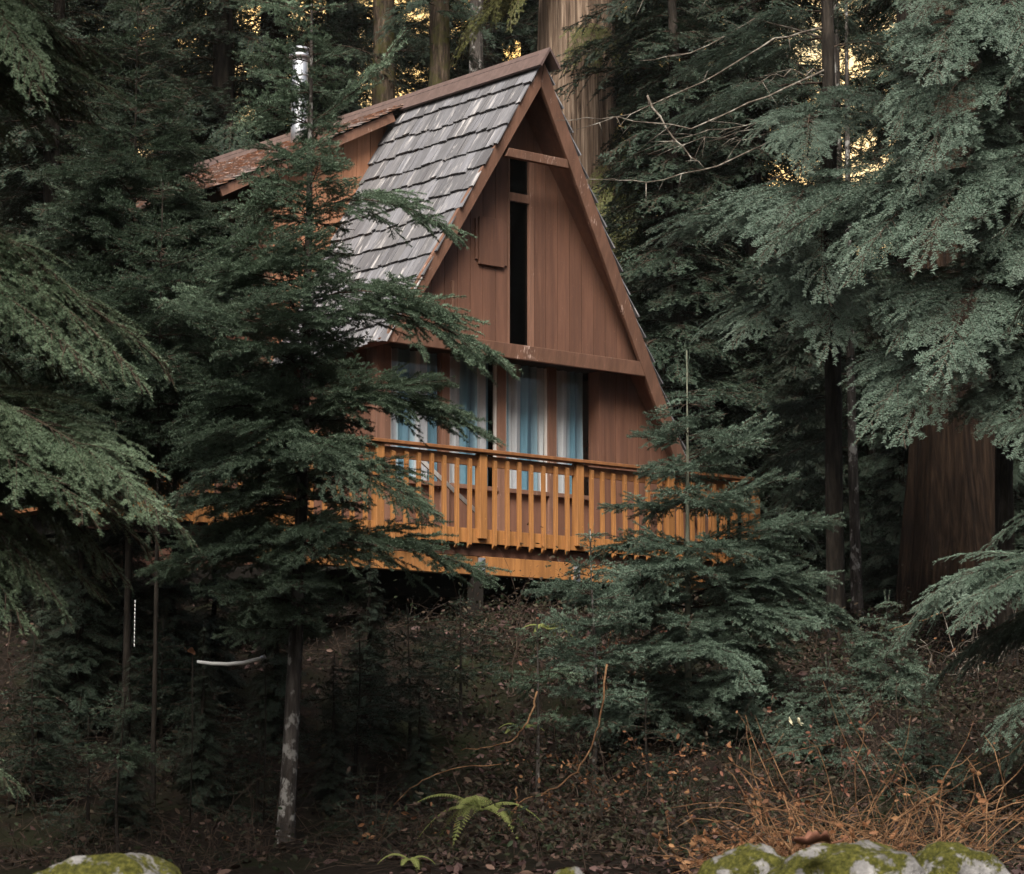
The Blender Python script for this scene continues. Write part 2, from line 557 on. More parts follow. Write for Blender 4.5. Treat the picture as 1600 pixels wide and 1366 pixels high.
# ------------------------------------------------------------------ the setting: ground and the evening sky behind the forest
def build_ground():
    xs = np.concatenate([np.linspace(-68, -14, 16), np.linspace(-13, 13, 131), np.linspace(14, 68, 16)])
    ys = np.concatenate([np.linspace(-30, 10, 16), np.linspace(11, 40, 146), np.linspace(41, 150, 45)])
    X, Y = np.meshgrid(xs, ys)
    Z = ground(X, Y)
    Z = Z + np.where((Y > 14) & (Y < 41) & (abs(X) < 13.5), NR.normal(0, 0.012, X.shape), 0)
    V = np.stack([X, Y, Z], -1).reshape(-1, 3)
    nx, ny = len(xs), len(ys)
    i, j = np.meshgrid(np.arange(nx - 1), np.arange(ny - 1))
    a = (j * nx + i).ravel()
    T = np.concatenate([np.stack([a, a + 1, a + nx + 1], 1), np.stack([a, a + nx + 1, a + nx], 1)])
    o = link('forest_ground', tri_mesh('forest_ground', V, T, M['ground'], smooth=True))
    tag(o, kind='structure')
build_ground()

def build_sky():
    n, mv = 40, 10
    V, T = [], []
    for i in range(n + 1):
        a = radians(-42 + 84 * i / n)
        for j in range(mv + 1):
            e = radians(2 + 38 * j / mv)
            V.append((230 * sin(a) * cos(e), 230 * cos(a) * cos(e), 230 * sin(e)))
    for i in range(n):
        for j in range(mv):
            q = i * (mv + 1) + j
            T += [(q, q + 1, q + mv + 2), (q, q + mv + 2, q + mv + 1)]
    tag(link('sky', tri_mesh('sky', V, T, M['sky'], smooth=True)), kind='structure')
build_sky()

# ------------------------------------------------------------------ the A-frame cabin (local x along the gable, y back along the ridge, z up; z = 0 at the deck rim)
XR, ZR = 2.02, 6.30                 # ridge
KL, KR = 1.86, 1.52                 # steepness of the two slopes
YB = 9.2                            # back of the house
def yf(z):                          # front edge of the roof leans out towards the ridge
    return 1.8 - 0.155 * (z - 2.65)
def zl(x): return ZR - KL * (XR - x)
def zr(x): return ZR - KR * (x - XR)

cabin = empty('cabin', O, CABROT, 'brown A-frame cabin with grey shake roof, side dormer and deck in front', 'cabin')

# roof slabs and shakes
roof = MB()
def slope_slab(mb, side, s0, s1, y0fn, y1, th=0.07, lift=0.0):
    k = KL if side < 0 else KR
    L = math.hypot(1, k)
    d = np.array([side / L, 0, -k / L])
    n = np.array([side * k / L, 0, 1 / L])
    P = []
    for h in (lift, lift - th):
        for s in (s0, s1):
            p = np.array([XR, 0, ZR]) + d * s + n * h
            for y in (y0fn(p[2]), y1):
                P.append((p[0], y, p[2]))
    # order: top s0(y0,y1), s1(y0,y1), bottom ...
    mb.poly(P, [(0, 2, 3, 1), (4, 5, 7, 6), (0, 1, 5, 4), (2, 6, 7, 3), (0, 4, 6, 2), (1, 3, 7, 5)])
SL = (ZR - 2.56) / KL * math.hypot(1, KL)
SRr = (ZR - 0.05) / KR * math.hypot(1, KR)
slab = MB()
slope_slab(slab, -1, 0.03, SL - 0.03, lambda z: yf(z) + 0.055, 4.2)
slope_slab(slab, 1, 0.03, SRr, lambda z: yf(z) + 0.055, YB)
o_slab = slab.build('roof_deck', M['brown'], cabin)

def shakes(mb, base, d, n, length, y0fn, y1, course, seed, wmin=0.09, wmax=0.27, th=(0.012, 0.026), ext=0.0):
    rr = random.Random(seed)
    nc = int(round(length / course))
    cs = length / nc
    for i in range(nc):
        sb = (i + 1) * cs + 0.02
        st = sb - cs * 1.35
        p0 = base + d * sb
        y = y0fn(p0[2]) - 0.03 + rr.uniform(-0.03, 0.0)
        drift = 0.0
        while y < y1:
            w = rr.uniform(wmin, wmax)
            ye = min(y + w, y1)
            drift = drift * 0.6 + rr.uniform(-0.018, 0.022)
            b_ = sb + drift + rr.uniform(-0.01, 0.014) + ext
            t_ = rr.uniform(*th)
            base_h = 0.004 + rr.uniform(0, 0.006)
            g = rr.uniform(0.001, 0.006)
            sk = rr.uniform(-0.008, 0.008)
            hb = base_h + 0.022
            P = []
            for (s, h) in ((st, 0.0), (b_, hb), (b_, hb + t_), (st, 0.006)):
                for yy, e in ((y + g, sk), (ye - g, -sk)):
                    q = base + d * (s + (e if s == b_ else 0)) + n * h
                    P.append((q[0], yy, q[2]))
            u0, v0 = rr.uniform(0, 50), rr.uniform(0, 50)
            uv = []
            for (s, h) in ((0, 0), (b_ - st, 0), (b_ - st, 0), (0, 0)):
                uv += [(u0, v0 + s), (u0 + w, v0 + s)]
            mb.poly(P, [(0, 2, 3, 1), (2, 4, 5, 3), (4, 6, 7, 5), (0, 6, 4, 2), (1, 3, 5, 7)], uv=uv)
            y = ye
mb = MB()
LL = math.hypot(1, KL)
shakes(mb, np.array([XR, 0, ZR]), np.array([-1 / LL, 0, -KL / LL]), np.array([-KL / LL, 0, 1 / LL]), SL, yf, 4.25, 0.325, 5, 0.06, 0.19)
mb.build('shingle_roof', M['shingle'], cabin, uv=True)
mb = MB()
LR = math.hypot(1, KR)
shakes(mb, np.array([XR, 0, ZR]), np.array([1 / LR, 0, -KR / LR]), np.array([KR / LR, 0, 1 / LR]), SRr, lambda z: yf(z) + 0.03, YB, 0.33, 6)
mb.build('shingle_roof', M['shingle'], cabin, uv=True)

# barge boards: in the leaning front plane
def lean(x, z, dy=0.0):
    return (x, yf(z) + dy, z)
def lean_prism(mb, outline, y0, y1):
    mb.prism([lean(x, z, y0) for x, z in outline], [lean(x, z, y1) for x, z in outline])
WB = 0.175                           # horizontal width of a barge board, measured level
mb = MB()
xb = XR - (ZR - 2.57) / KL
lean_prism(mb, [(xb + .005, 2.72), (xb + .005, 2.56), (xb + .125, 2.56), (XR - 0.004, ZR - 0.33), (XR - 0.004, ZR - 0.012)], 0, 0.05)
mb.build('barge_board', M['trim'], cabin, bevel=0.006)
mb = MB()
xe = XR + (ZR - 0.1) / KR
lean_prism(mb, [(XR + 0.004, ZR - 0.012), (XR + 0.004, ZR - 0.33), (xe - 0.215, 0.1), (xe, 0.1)], 0, 0.05)
mb.build('barge_board', M['trim'], cabin, bevel=0.006)

# ridge cap
mb = MB()
YR = yf(ZR)
for sd, k in ((-1, KL), (1, KR)):
    l = math.hypot(1, k)
    d = np.array([sd / l, 0, -k / l]); n = np.array([sd * k / l, 0, 1 / l])
    P = []
    for h in (0.085, 0.05):
        for s in (0, 0.2):
            q = np.array([XR, 0, ZR + 0.03]) + d * s + n * h
            if s == 0:
                q = np.array([XR, 0, ZR + (0.15 if h > 0.06 else 0.105)])
            for y in (YR - 0.12, YB + 0.1):
                P.append((q[0], y, q[2]))
    mb.poly(P, [(0, 2, 3, 1), (4, 5, 7, 6), (2, 6, 7, 3), (0, 4, 6, 2), (1, 3, 7, 5)])
mb.build('ridge_cap', M['cap'], cabin)

# gable beam and collar tie
mb = MB()
xl, xr_ = XR - (ZR - 2.72) / KL + 0.17, XR + (ZR - 2.62) / KR - 0.15
lean_prism(mb, [(xb + 0.13, 2.56), (XR + (ZR - 2.56) / KR - 0.2, 2.56), (XR + (ZR - 2.74) / KR - 0.2, 2.74), (xb + 0.22, 2.74)], 0.006, 0.06)
mb.build('gable_beam', M['trim'], cabin, bevel=0.006)
mb = MB()
zc = 5.09
lean_prism(mb, [(XR - (ZR - zc) / KL + 0.2, zc - 0.055), (XR + (ZR - zc) / KR - 0.2, zc - 0.055), (XR + (ZR - zc) / KR - 0.24, zc + 0.055), (XR - (ZR - zc) / KL + 0.24, zc + 0.055)], 0.012, 0.09)
mb.build('collar_tie', M['trim'], cabin, bevel=0.006)

# upper gable wall: grooved boards with a tall slit window in the middle
YW = 1.92
def gable_board(mb, x0, x1, zb, zt=None, y=YW, th=0.02, m=0.03):
    def top(x):
        return min(zl(x), zr(x)) - 0.1 - m
    xs = [x0, x1]
    if x0 < XR < x1:
        xs = [x0, XR, x1]
    tops = [(x, min(top(x), zt) if zt else top(x)) for x in xs]
    if all(t <= zb + 0.02 for _, t in tops):
        return
    tops = [(x, max(t, zb + 0.005)) for x, t in tops]
    out = [(x0, zb), (x1, zb)] + tops[::-1]
    mb.slab_y(out, y, y + th)
s0, s1 = PY(796, 400, YW)[0], PY(825, 400, YW)[0]
s0, s1 = s0 - 0.01, s1 + 0.01
zs_top = PY(810, 238, YW)[2]; zm1 = PY(810, 303, YW)[2]; zm0 = PY(810, 316, YW)[2]; zs_b = 2.72
mb = MB()
step = 0.205
x = s0 - 0.02
g = 0.009
while x > 0.0:
    gable_board(mb, x - step + g, x, 2.6)
    x -= step
x = s1 + 0.075
while x < 4.6:
    gable_board(mb, x + g, x + step, 2.6)
    x += step
gable_board(mb, s0 - 0.02 + g, s1 + 0.075, zs_top + 0.02)
up_wall = mb.build('gable_wall', M['brown'], cabin)
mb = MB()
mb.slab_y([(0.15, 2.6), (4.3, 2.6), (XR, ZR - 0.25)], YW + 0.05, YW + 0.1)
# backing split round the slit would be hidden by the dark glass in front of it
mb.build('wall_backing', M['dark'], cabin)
# slit window with its trims
mb = MB()
mb.box(s0 - 0.02, s0, YW - 0.022, YW + 0.04, zs_b, zs_top + 0.03)
mb.box(s1, s1 + 0.075, YW - 0.022, YW + 0.04, zs_b, zs_top + 0.03)
mb.box(s0 + 0.001, s1 - 0.001, YW - 0.016, YW + 0.04, zm0, zm1)
mb.box(s0 + 0.001, s1 - 0.001, YW - 0.016, YW + 0.04, zs_top, zs_top + 0.028)
wf = mb.build('slit_window', M['trim'], cabin, bevel=0.003)
for za, zb_ in ((zs_b, zm0), (zm1, zs_top)):
    mb = MB(); mb.box(s0 + 0.002, s1 - 0.002, YW + 0.025, YW + 0.03, za, zb_)
    mb.build('pane', M['darkglass'], wf)
# hatch and its side battens
h0, h1 = PY(746, 380, YW), PY(785, 380, YW)
hz1, hz0 = PY(765, 342, YW)[2], PY(765, 416, YW)[2]
mb = MB(); mb.box(h0[0], h1[0], YW - 0.045, YW - 0.004, hz0, hz1)
ht = mb.build('hatch', M['brown'], cabin, bevel=0.004)
mb = MB()
mb.box(h0[0] - 0.05, h0[0] - 0.012, YW - 0.03, YW - 0.003, hz0 + 0.06, hz1 - 0.03)
mb.build('batten', M['brown'], ht, bevel=0.003)
mb = MB()
mb.box(h1[0] + 0.012, h1[0] + 0.055, YW - 0.03, YW - 0.003, hz0 + 0.03, hz1 - 0.03)
mb.build('batten', M['brown'], ht, bevel=0.003)
# batten strip left of the hatch
b0 = PY(705, 470, YW)[0]
mb = MB(); mb.box(b0 - 0.01, b0 + 0.02, YW - 0.035, YW - 0.003, 2.74, 3.45)
mb.build('batten', M['trim'], cabin, bevel=0.003)

# lower front wall: four bays of glass, grooved siding to the right of them
YL = 2.4
px_posts = [(585, 600), (690, 700), (780, 790), (860, 869), (932, 938)]
posts = []
for a, b in ((584, 607), (687, 699), (774, 787), (853, 866), (930, 941)):
    posts.append((PY(a, 650, YL)[0], PY(b, 650, YL)[0]))
ZSILL = 0.98
mb = MB()
for (a, b) in posts:
    mb.box(a, b, YL - 0.05, YL + 0.06, 0.1, 2.75)
mb.build('window_post', M['trim'], cabin, bevel=0.005)
mb = MB()
YS = 2.2                             # the solid panel right of the glass stands a little proud of it
xs0 = PY(935, 650, YS)[0]
mb.box(xs0, xs0 + 0.09, YS - 0.015, YS + 0.2, 0.1, 2.7)
x = xs0 + 0.094
while x < 5.9:
    gable_board(mb, x + g, x + step, 0.1, 2.74, y=YS, m=0.06)
    x += step
mb.build('siding', M['brown'], cabin)
mb = MB()
for i in range(4):
    mb.box(posts[i][1] + 0.002, posts[i + 1][0] - 0.002, YL + 0.0, YL + 0.04, 0.1, ZSILL - 0.06)
mb.build('siding', M['brown'], cabin)
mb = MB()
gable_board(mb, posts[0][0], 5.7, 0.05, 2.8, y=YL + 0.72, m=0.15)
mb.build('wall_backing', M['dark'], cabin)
wins = []
for i in range(4):
    a, b = posts[i][1] + 0.003, posts[i + 1][0] - 0.003
    mb = MB()
    mb.box(a, b, YL - 0.075, YL + 0.05, ZSILL - 0.055, ZSILL)
    w = mb.build('window', M['trim'], cabin, bevel=0.004)
    mb = MB(); mb.box(a + 0.002, a + 0.018, YL - 0.03, YL + 0.02, ZSILL + 0.002, 2.6)
    fr_ = mb.mesh('frame', M['paletrim'])
    link('frame', fr_, w)
    mb = MB(); mb.box(b - 0.018, b - 0.002, YL - 0.03, YL + 0.02, ZSILL + 0.002, 2.6)
    mb.build('frame', M['paletrim'] if i in (1, 2) else M['brown'], w)
    mb = MB(); mb.box(a + 0.031, b - 0.031, YL - 0.008, YL - 0.003, ZSILL + 0.002, 2.68)
    mb.build('pane', M['glass'], w)
    wins.append((a, b))
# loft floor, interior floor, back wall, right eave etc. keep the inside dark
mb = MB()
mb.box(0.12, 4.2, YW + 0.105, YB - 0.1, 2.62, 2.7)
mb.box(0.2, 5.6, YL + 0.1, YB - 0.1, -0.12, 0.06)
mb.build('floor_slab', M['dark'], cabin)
mb = MB()
mb.slab_y([(0.2, -0.1), (5.9, -0.1), (XR, ZR - 0.12), (0.2, 3.0)], YB - 0.09, YB - 0.01)
mb.build('back_wall', M['brown'], cabin)
# left side wall under the eave, with corner board
mb = MB()
x = YL + 0.065
while x < YB - 0.1:
    mb.box(0.33, 0.36, x + g, min(x + 0.205, YB - 0.1), 0.05, 2.7 if x < 4.3 else 2.95)
    x += 0.205
mb.build('side_wall', M['brown'], cabin)

# shed dormer on the left slope
YD = 4.25
KD = 0.52
mb = MB()
x = 0.0
while x < XR - 0.1:
    x1 = min(x + 0.22, XR - 0.1)
    za, zb_ = zl(x + g) - 0.06, zl(x1) - 0.06
    ta, tb = ZR - 0.13 - KD * (XR - x - g), ZR - 0.13 - KD * (XR - x1)
    if x == 0.0:
        za = 2.5
    mb.slab_y([(x + (g if x > 0 else 0), za), (x1, zb_), (x1, tb), (x + (g if x > 0 else 0), ta)], YD, YD + 0.03)
    x = x1
mb.build('dormer_cheek', M['cheek'], cabin)
mb = MB()
mb.box(-0.012, 0.09, YD - 0.022, YD - 0.002, 2.5, 5.1)
mb.build('corner_board', M['cheek'], cabin, bevel=0.004)
# the dormer's long wall with two windows
dw = MB()
wy = [(5.15, 6.1), (6.45, 7.4)]
zw0, zw1 = 3.15, 4.55
dw.box(0.0, 0.03, YD + 0.032, YB - 0.3, 2.45, zw0)
dw.box(0.0, 0.03, YD + 0.032, YB - 0.3, zw1, 5.13)
cur = YD + 0.032
for a, b in wy + [(YB - 0.3, None)]:
    dw.box(0.0, 0.03, cur, a, zw0 + 0.002, zw1 - 0.002)
    cur = b
dw.build('dormer_wall', M['brown'], cabin)
for a, b in wy:
    mb = MB()
    mb.box(-0.03, 0.02, a, a + 0.05, zw0, zw1); mb.box(-0.03, 0.02, b - 0.05, b, zw0, zw1)
    mb.box(-0.028, 0.018, a + 0.051, b - 0.051, zw0, zw0 + 0.05); mb.box(-0.028, 0.018, a + 0.051, b - 0.051, zw1 - 0.05, zw1)
    w = mb.build('window', M['white'], cabin)
    mb = MB(); mb.box(-0.006, 0.0, a + 0.052, b - 0.052, zw0 + 0.052, zw1 - 0.052)
    mb.build('pane', M['darkglass'], w)
# dormer roof: slab, verge trim and courses of reddish shakes
YV = 4.0
LD = math.hypot(1, KD)
dd = np.array([-1 / LD, 0, -KD / LD]); dn = np.array([-KD / LD, 0, 1 / LD])
LEN = (XR + 1.07) * LD
mb = MB()
P = []
for h in (0.0, -0.06):
    for s in (0.05, LEN - 0.03):
        q = np.array([XR, 0, ZR + 0.0]) + dd * s + dn * h
        for y in (YV + 0.03, YB - 0.05):
            P.append((q[0], y, q[2]))
mb.poly(P, [(0, 2, 3, 1), (4, 5, 7, 6), (0, 1, 5, 4), (2, 6, 7, 3), (0, 4, 6, 2), (1, 3, 7, 5)])
mb.build('roof_deck', M['dark'], cabin)
mb = MB()
mb.beam(np.array([XR - 0.25, YV + 0.045, ZR - 0.25 * KD - 0.085]), np.array([XR - LEN / LD + 0.1, YV + 0.045, ZR - KD * (LEN / LD - 0.1) - 0.085]), 0.04, 0.12)
mb.build('verge_board', M['trim'], cabin)
mb = MB()
shakes(mb, np.array([XR, 0, ZR]) + dn * 0.002, dd, dn, LEN, lambda z: YV + 0.02, YB - 0.02, 0.155, 9, 0.08, 0.2, (0.014, 0.03))
mb.build('shingle_roof', M['shingler'], cabin, uv=True)

# stove pipe behind the ridge line
pb = PX(467, 235, 1.35)
pt = PX(467, 92, 1.35)
ch = MB()
zpb = ZR - KD * (XR - 1.35) - 0.05
pz = np.linspace(zpb, pt[2], 6)
ch.tube([(1.35, pb[1], z) for z in pz], 0.115, 20)
pipe = ch.build('stovepipe', M['metal'], cabin)
for z in (zpb + 0.55, zpb + 1.0):
    ch = MB()
    ch.tube([(1.35, pb[1], z), (1.35, pb[1], z + 0.03)], 0.121, 20)
    ch.build('joint_band', M['metal'], pipe)
ch = MB()
zt = pt[2]
ch.tube([(1.35, pb[1], zt + 0.0), (1.35, pb[1], zt + 0.05)], 0.15, 20)
for k in range(4):
    a = k * pi / 2 + 0.4
    ch.beam((1.35 + 0.12 * cos(a), pb[1] + 0.12 * sin(a), zt + 0.05), (1.35 + 0.12 * cos(a), pb[1] + 0.12 * sin(a), zt + 0.11), 0.012, 0.012, (1, 0, 0.01))
ch.tube([(1.35, pb[1], zt + 0.10), (1.35, pb[1], zt + 0.115), (1.35, pb[1], zt + 0.15), (1.35, pb[1], zt + 0.175)], [0.165, 0.168, 0.12, 0.03], 24)
ch.build('rain_cap', M['metal'], pipe)

# curtains hanging inside the four bays
labels = ['pale and teal striped curtain in the window bay nearest the corner post', 'white and blue striped curtain in the second window bay', 'blue and white striped curtain in the third window bay, hanging in deep folds', 'white and teal striped curtain in the last window bay, drawn short of the siding']
for i, (a, b) in enumerate(wins):
    n, mz = 80, 8
    x0, x1 = a - 0.02, b + 0.045
    if i == 3:
        x1 = a + (b - a) * 0.8
    if i == 1:
        x1 = b - 0.03
    V, Fc, UVs = [], [], []
    ph = R.uniform(0, 6)
    for k in range(n + 1):
        u = k / n
        for j in range(mz + 1):
            v = j / mz
            fold = 0.028 * sin(u * (x1 - x0) * 42 + ph + 0.5 * sin(v * 2)) + 0.014 * sin(u * 61 + ph * 2)
            V.append((x0 + (x1 - x0) * u + 0.012 * sin(v * 3 + u * 9), YL + 0.075 + fold, 0.5 + 2.15 * v))
    for k in range(n):
        for j in range(mz):
            q = k * (mz + 1) + j
            Fc.append((q, q + mz + 1, q + mz + 2, q + 1))
            off = (0.02, 0.9, 0.3, 0.28)[i]
            sc_ = (0.62, 0.62, 0.56, 0.5)[i]
            UVs.append([(off + kk / n * sc_ * 1.25, jj / mz) for kk, jj in ((k, j), (k + 1, j), (k + 1, j + 1), (k, j + 1))])
    mb = MB()
    mb.v, mb.f, mb.s, mb.uv = V, Fc, [True] * len(Fc), UVs
    o = mb.build('curtain', M['curtain'], None, uv=True)
    o.location = O
    o.rotation_euler = (0, 0, CABROT)
    tag(o, labels[i], 'curtain', 'striped curtains in the cabin window')

# ------------------------------------------------------------------ deck with railing
deck = empty('deck', O, CABROT, 'orange stained wooden deck with baluster railing along the cabin front', 'deck')
PIT = 1.483
XL, XE = -5.3, 4.5
mb = MB()
y = 0.06
while y < YL - 0.08:
    mb.box(XL, XE if y > 0.0 else XE, y, y + 0.138, 0.06, 0.098)
    y += 0.144
mb.build('floor_board', M['woodd'], deck)
mb = MB()
mb.box(XL, XE + 0.03, 0.008, 0.05, -0.03, 0.135)
mb.build('rim_board', M['wood'], deck, bevel=0.004)
mb = MB()
mb.box(XL, XE + 0.02, 0.10, 0.14, -0.17, -0.034)
mb.build('fascia', M['brown'], deck, bevel=0.004)
mb = MB()
for xx in np.arange(XL + 0.2, XE, 0.6):
    mb.box(xx, xx + 0.04, 0.145, YL - 0.1, -0.17, 0.055)
mb.build('joist', M['dark'], deck)
# carrying beam in three pieces, bolted brackets
for a, b, yy in ((-3.0, 0.03, 0.1), (0.055, 1.47, 0.03), (1.49, XE - 0.1, 0.06)):
    mb = MB(); mb.box(a, b, yy, yy + 0.14, -0.385, -0.175)
    mb.build('beam', M['wood'], deck, bevel=0.006)
for xx, yy in ((0.02, 0.015), (1.47, 0.015)):
    for zz in (-0.285, -0.395):
        mb = MB(); mb.box(xx - 0.04, xx + 0.045, yy - 0.012, yy + 0.02, zz, zz + 0.09)
        br = mb.build('bracket', M['metal'], deck, bevel=0.002)
        mb = MB(); mb.tube([(xx + 0.005, yy - 0.035, zz + 0.045), (xx + 0.005, yy - 0.01, zz + 0.045)], 0.014, 6)
        mb.beam((xx - 0.02, yy - 0.02, zz + 0.02), (xx + 0.03, yy - 0.02, zz + 0.07), 0.012, 0.012)
        mb.build('bolt', M['dark'], br)
for xx in (-2.9, 0.02, 1.47, 4.2):
    w = world((xx, 0.12, 0))
    gz = float(ground(w[0], w[1])) - O[2] - 0.15
    mb = MB(); mb.box(xx - 0.06, xx + 0.06, 0.06, 0.2, gz, -0.39)
    mb.build('support_post', M['dark'], deck)
# rail posts and balusters share a mesh each
mb = MB(); mb.box(-0.055, 0.055, 0.0, 0.1, 0.0, 0.985)
pm = mb.mesh('rail_post', M['wood'])
mb = MB()
mb.prism([(-0.021, -0.045, -0.055), (0.021, -0.045, -0.055), (0.021, -0.045, 0.925), (-0.021, -0.045, 0.925)],
         [(-0.021, 0.0, -0.10), (0.021, 0.0, -0.10), (0.021, 0.0, 0.945), (-0.021, 0.0, 0.945)])
bm_ = mb.mesh('baluster', M['wood'])
def bev(o, w=0.004):
    b = o.modifiers.new('bevel', 'BEVEL'); b.width = w; b.segments = 2; b.limit_method = 'ANGLE'
for i in range(-3, 4):
    px_ = i * PIT
    if i == 3:
        px_ = XE - 0.06
    o = link('rail_post', pm, deck, (px_, -0.045 if True else 0, 0.02)); bev(o, 0.006)
    if i < 3:
        for k in range(1, 8):
            bx = i * PIT + k * PIT / 8
            if bx < XE - 0.1:
                o = link('baluster', bm_, deck, (bx + R.uniform(-0.006, 0.006), 0.006, 0.006 + R.uniform(-0.012, 0.012)))
                o.rotation_euler = (R.uniform(-0.006, 0.006), R.uniform(-0.008, 0.008), 0)
                bev(o)
# side run at the far end of the railing
for k in range(1, 9):
    o = link('baluster', bm_, deck, (XE - 0.02, 0.06 + k * 0.2, 0.0)); o.rotation_euler = (0, 0, pi / 2); bev(o)
mb = MB(); mb.box(XL, XE + 0.06, -0.09, 0.07, 1.01, 1.05)
mb.build('top_rail', M['woodd'], deck, bevel=0.006)
mb = MB(); mb.box(XL, XE - 0.02, 0.0085, 0.045, 0.86, 0.985)
mb.build('sub_rail', M['woodd'], deck, bevel=0.004)
mb = MB(); mb.box(XE - 0.09, XE + 0.05, 0.072, 1.9, 1.012, 1.048); mb.box(XE - 0.04, XE - 0.002, 0.075, 1.9, 0.86, 0.984)
mb.build('side_rail', M['woodd'], deck, bevel=0.004)

# pale board leaning behind the balusters
pa = PY(655, 716, 0.35); pb2 = PY(744, 798, 0.35)
mb = MB(); mb.beam((pa[0], 0.35, pa[2]), (pb2[0] + 0.1, 0.35, pb2[2] - 0.08), 0.025, 0.05)
o = mb.build('board', M['greyboard'], None)
o.location = O; o.rotation_euler = (0, 0, CABROT)
tag(o, 'pale weathered board leaning at a slant behind the deck balusters', 'board')

# ------------------------------------------------------------------ conifer boughs: twigs in three orders, every needle a face
def _n(v):
    return v / (np.linalg.norm(v, axis=-1, keepdims=True) + 1e-9)

def make_bough(L, kind, seed):
    """one bough along +x, flat in y, up = z. Returns V, T, material index (0 needles, 1 wood)"""
    rr = np.random.default_rng(seed)
    P = dict(
        fir=dict(lat=0.062, wid=0.44, ang=54, sec=0.05, secl=0.17, secf=0.52, nsp=0.0078, nl=0.021, nw=0.0062, up=4, elj=0.26, start=0.08, droop=0.16, secdroop=0.12),
        firfar=dict(lat=0.085, wid=0.42, ang=52, sec=0.065, secl=0.18, secf=0.5, nsp=0.013, nl=0.024, nw=0.009, up=3, elj=0.3, start=0.1, droop=0.1, secdroop=0.1),
        hem=dict(a2=36, lat=0.058, wid=0.38, ang=44, sec=0.04, secl=0.16, secf=0.46, nsp=0.0065, nl=0.016, nw=0.0052, up=3, elj=0.22, start=0.05, droop=0.45, secdroop=0.34, pw=0.8),
        hemfar=dict(a2=34, lat=0.085, wid=0.42, ang=46, sec=0.062, secl=0.24, secf=0.55, nsp=0.011, nl=0.021, nw=0.008, up=3, elj=0.22, start=0.05, droop=0.55, secdroop=0.4, pw=0.85),
        far=dict(lat=0.1, wid=0.38, ang=55, sec=0.08, secl=0.24, secf=0.5, nsp=0.026, nl=0.045, nw=0.02, up=2, elj=0.35, start=0.05, droop=0.4, secdroop=0.3),
        cedar=dict(lat=0.09, wid=0.34, ang=48, sec=0.05, secl=0.2, secf=0.55, nsp=0.012, nl=0.02, nw=0.009, up=2, elj=0.3, start=0.15, droop=0.9, secdroop=0.7),
    )[kind]
    seg = []       # p0, p1, radius0, needles?
    # axis wiggle
    nx = 14
    ax = np.linspace(0, L, nx)
    wy = np.cumsum(rr.normal(0, 0.012 * L, nx)) * 0.5
    wy -= wy[0]
    wz = np.cumsum(rr.normal(0, 0.005 * L, nx)) * 0.5
    def axis(s):
        return np.array([s, np.interp(s, ax, wy), np.interp(s, ax, wz)])
    for i in range(nx - 1):
        p0, p1 = axis(ax[i]), axis(ax[i + 1])
        seg.append((p0, p1, 0.008 * L * (1 - i / nx) + 0.0015, i / nx > 0.55))
    s = P['start'] * L
    side = 1
    def twig(p, d, l, lev, droop):
        nseg = max(1, int(round(l / 0.07)))
        if lev == 2:
            nseg = 1 if l < 0.1 else 2
        pts = [p]
        dd_ = d.copy()
        for k in range(nseg):
            t = (k + 0.5) / nseg
            q = dd_.copy()
            q[2] -= droop * t
            q = _n(q)
            pts.append(pts[-1] + q * l / nseg)
        return pts
    while s < L * 0.985:
        f = s / L
        prof = min(1.0, (f - P['start']) / 0.22 + 0.35) * (1 - f) ** P.get('pw', 0.62) * 1.15
        ll = P['wid'] * L * prof * rr.uniform(0.72, 1.12) + 0.04
        if rr.random() < 0.05:
            ll *= 0.4
        a = radians(P['ang'] - 14 * f + rr.normal(0, 5))
        d = np.array([cos(a), side * sin(a), rr.normal(0.04, P['elj'])])
        d = _n(d)
        p = axis(s)
        pts = twig(p, d, ll, 1, P['droop'])
        # bend forward
        for k in range(len(pts)):
            t = k / max(1, len(pts) - 1)
            pts[k] = pts[k] + np.array([0.16 * ll * t * t, 0, 0])
        nn = len(pts) - 1
        for k in range(nn):
            seg.append((pts[k], pts[k + 1], 0.0035 * (1 - k / (nn + 1)) + 0.0008, k >= nn * 0.25))
        # secondaries
        arc = 0.12 * ll + 0.02
        sd2 = 1
        cum = np.linspace(0, ll, len(pts))
        parr = np.array(pts)
        while arc < ll * 0.97:
            t = arc / ll
            pp = np.array([np.interp(arc, cum, parr[:, c]) for c in range(3)])
            k = min(nn - 1, int(t * nn))
            tg = _n(parr[k + 1] - parr[k])
            b = np.cross(np.array([0, 0, 1.0]), tg)
            b = _n(b)
            sl = min(P['secl'], P['secf'] * (ll - arc) + 0.03) * rr.uniform(0.7, 1.15)
            a2 = radians(P.get('a2', 46) + rr.normal(0, 6))
            d2 = _n(tg * cos(a2) + b * sd2 * sin(a2) + np.array([0, 0, rr.normal(0.02, P['elj'] * 0.7)]))
            q = twig(pp, d2, sl, 2, P['secdroop'])
            for kk in range(len(q) - 1):
                seg.append((q[kk], q[kk + 1], 0.0014, True))
            # tertiaries on long secondaries
            if sl > 0.11 and kind != 'far':
                for tt in (0.35, 0.6):
                    for sg in (-1, 1):
                        a3 = radians(45)
                        b3 = _n(np.cross(np.array([0, 0, 1.0]), d2))
                        d3 = _n(d2 * cos(a3) + b3 * sg * sin(a3) + np.array([0, 0, rr.normal(-P['secdroop'] * 0.5, 0.1)]))
                        p3 = q[0] + (q[-1] - q[0]) * tt
                        seg.append((p3, p3 + d3 * sl * rr.uniform(0.28, 0.45), 0.001, True))
            arc += P['sec'] * rr.uniform(0.75, 1.25)
            sd2 = -sd2
        side = -side
        s += P['lat'] * 0.5 * rr.uniform(0.7, 1.3)
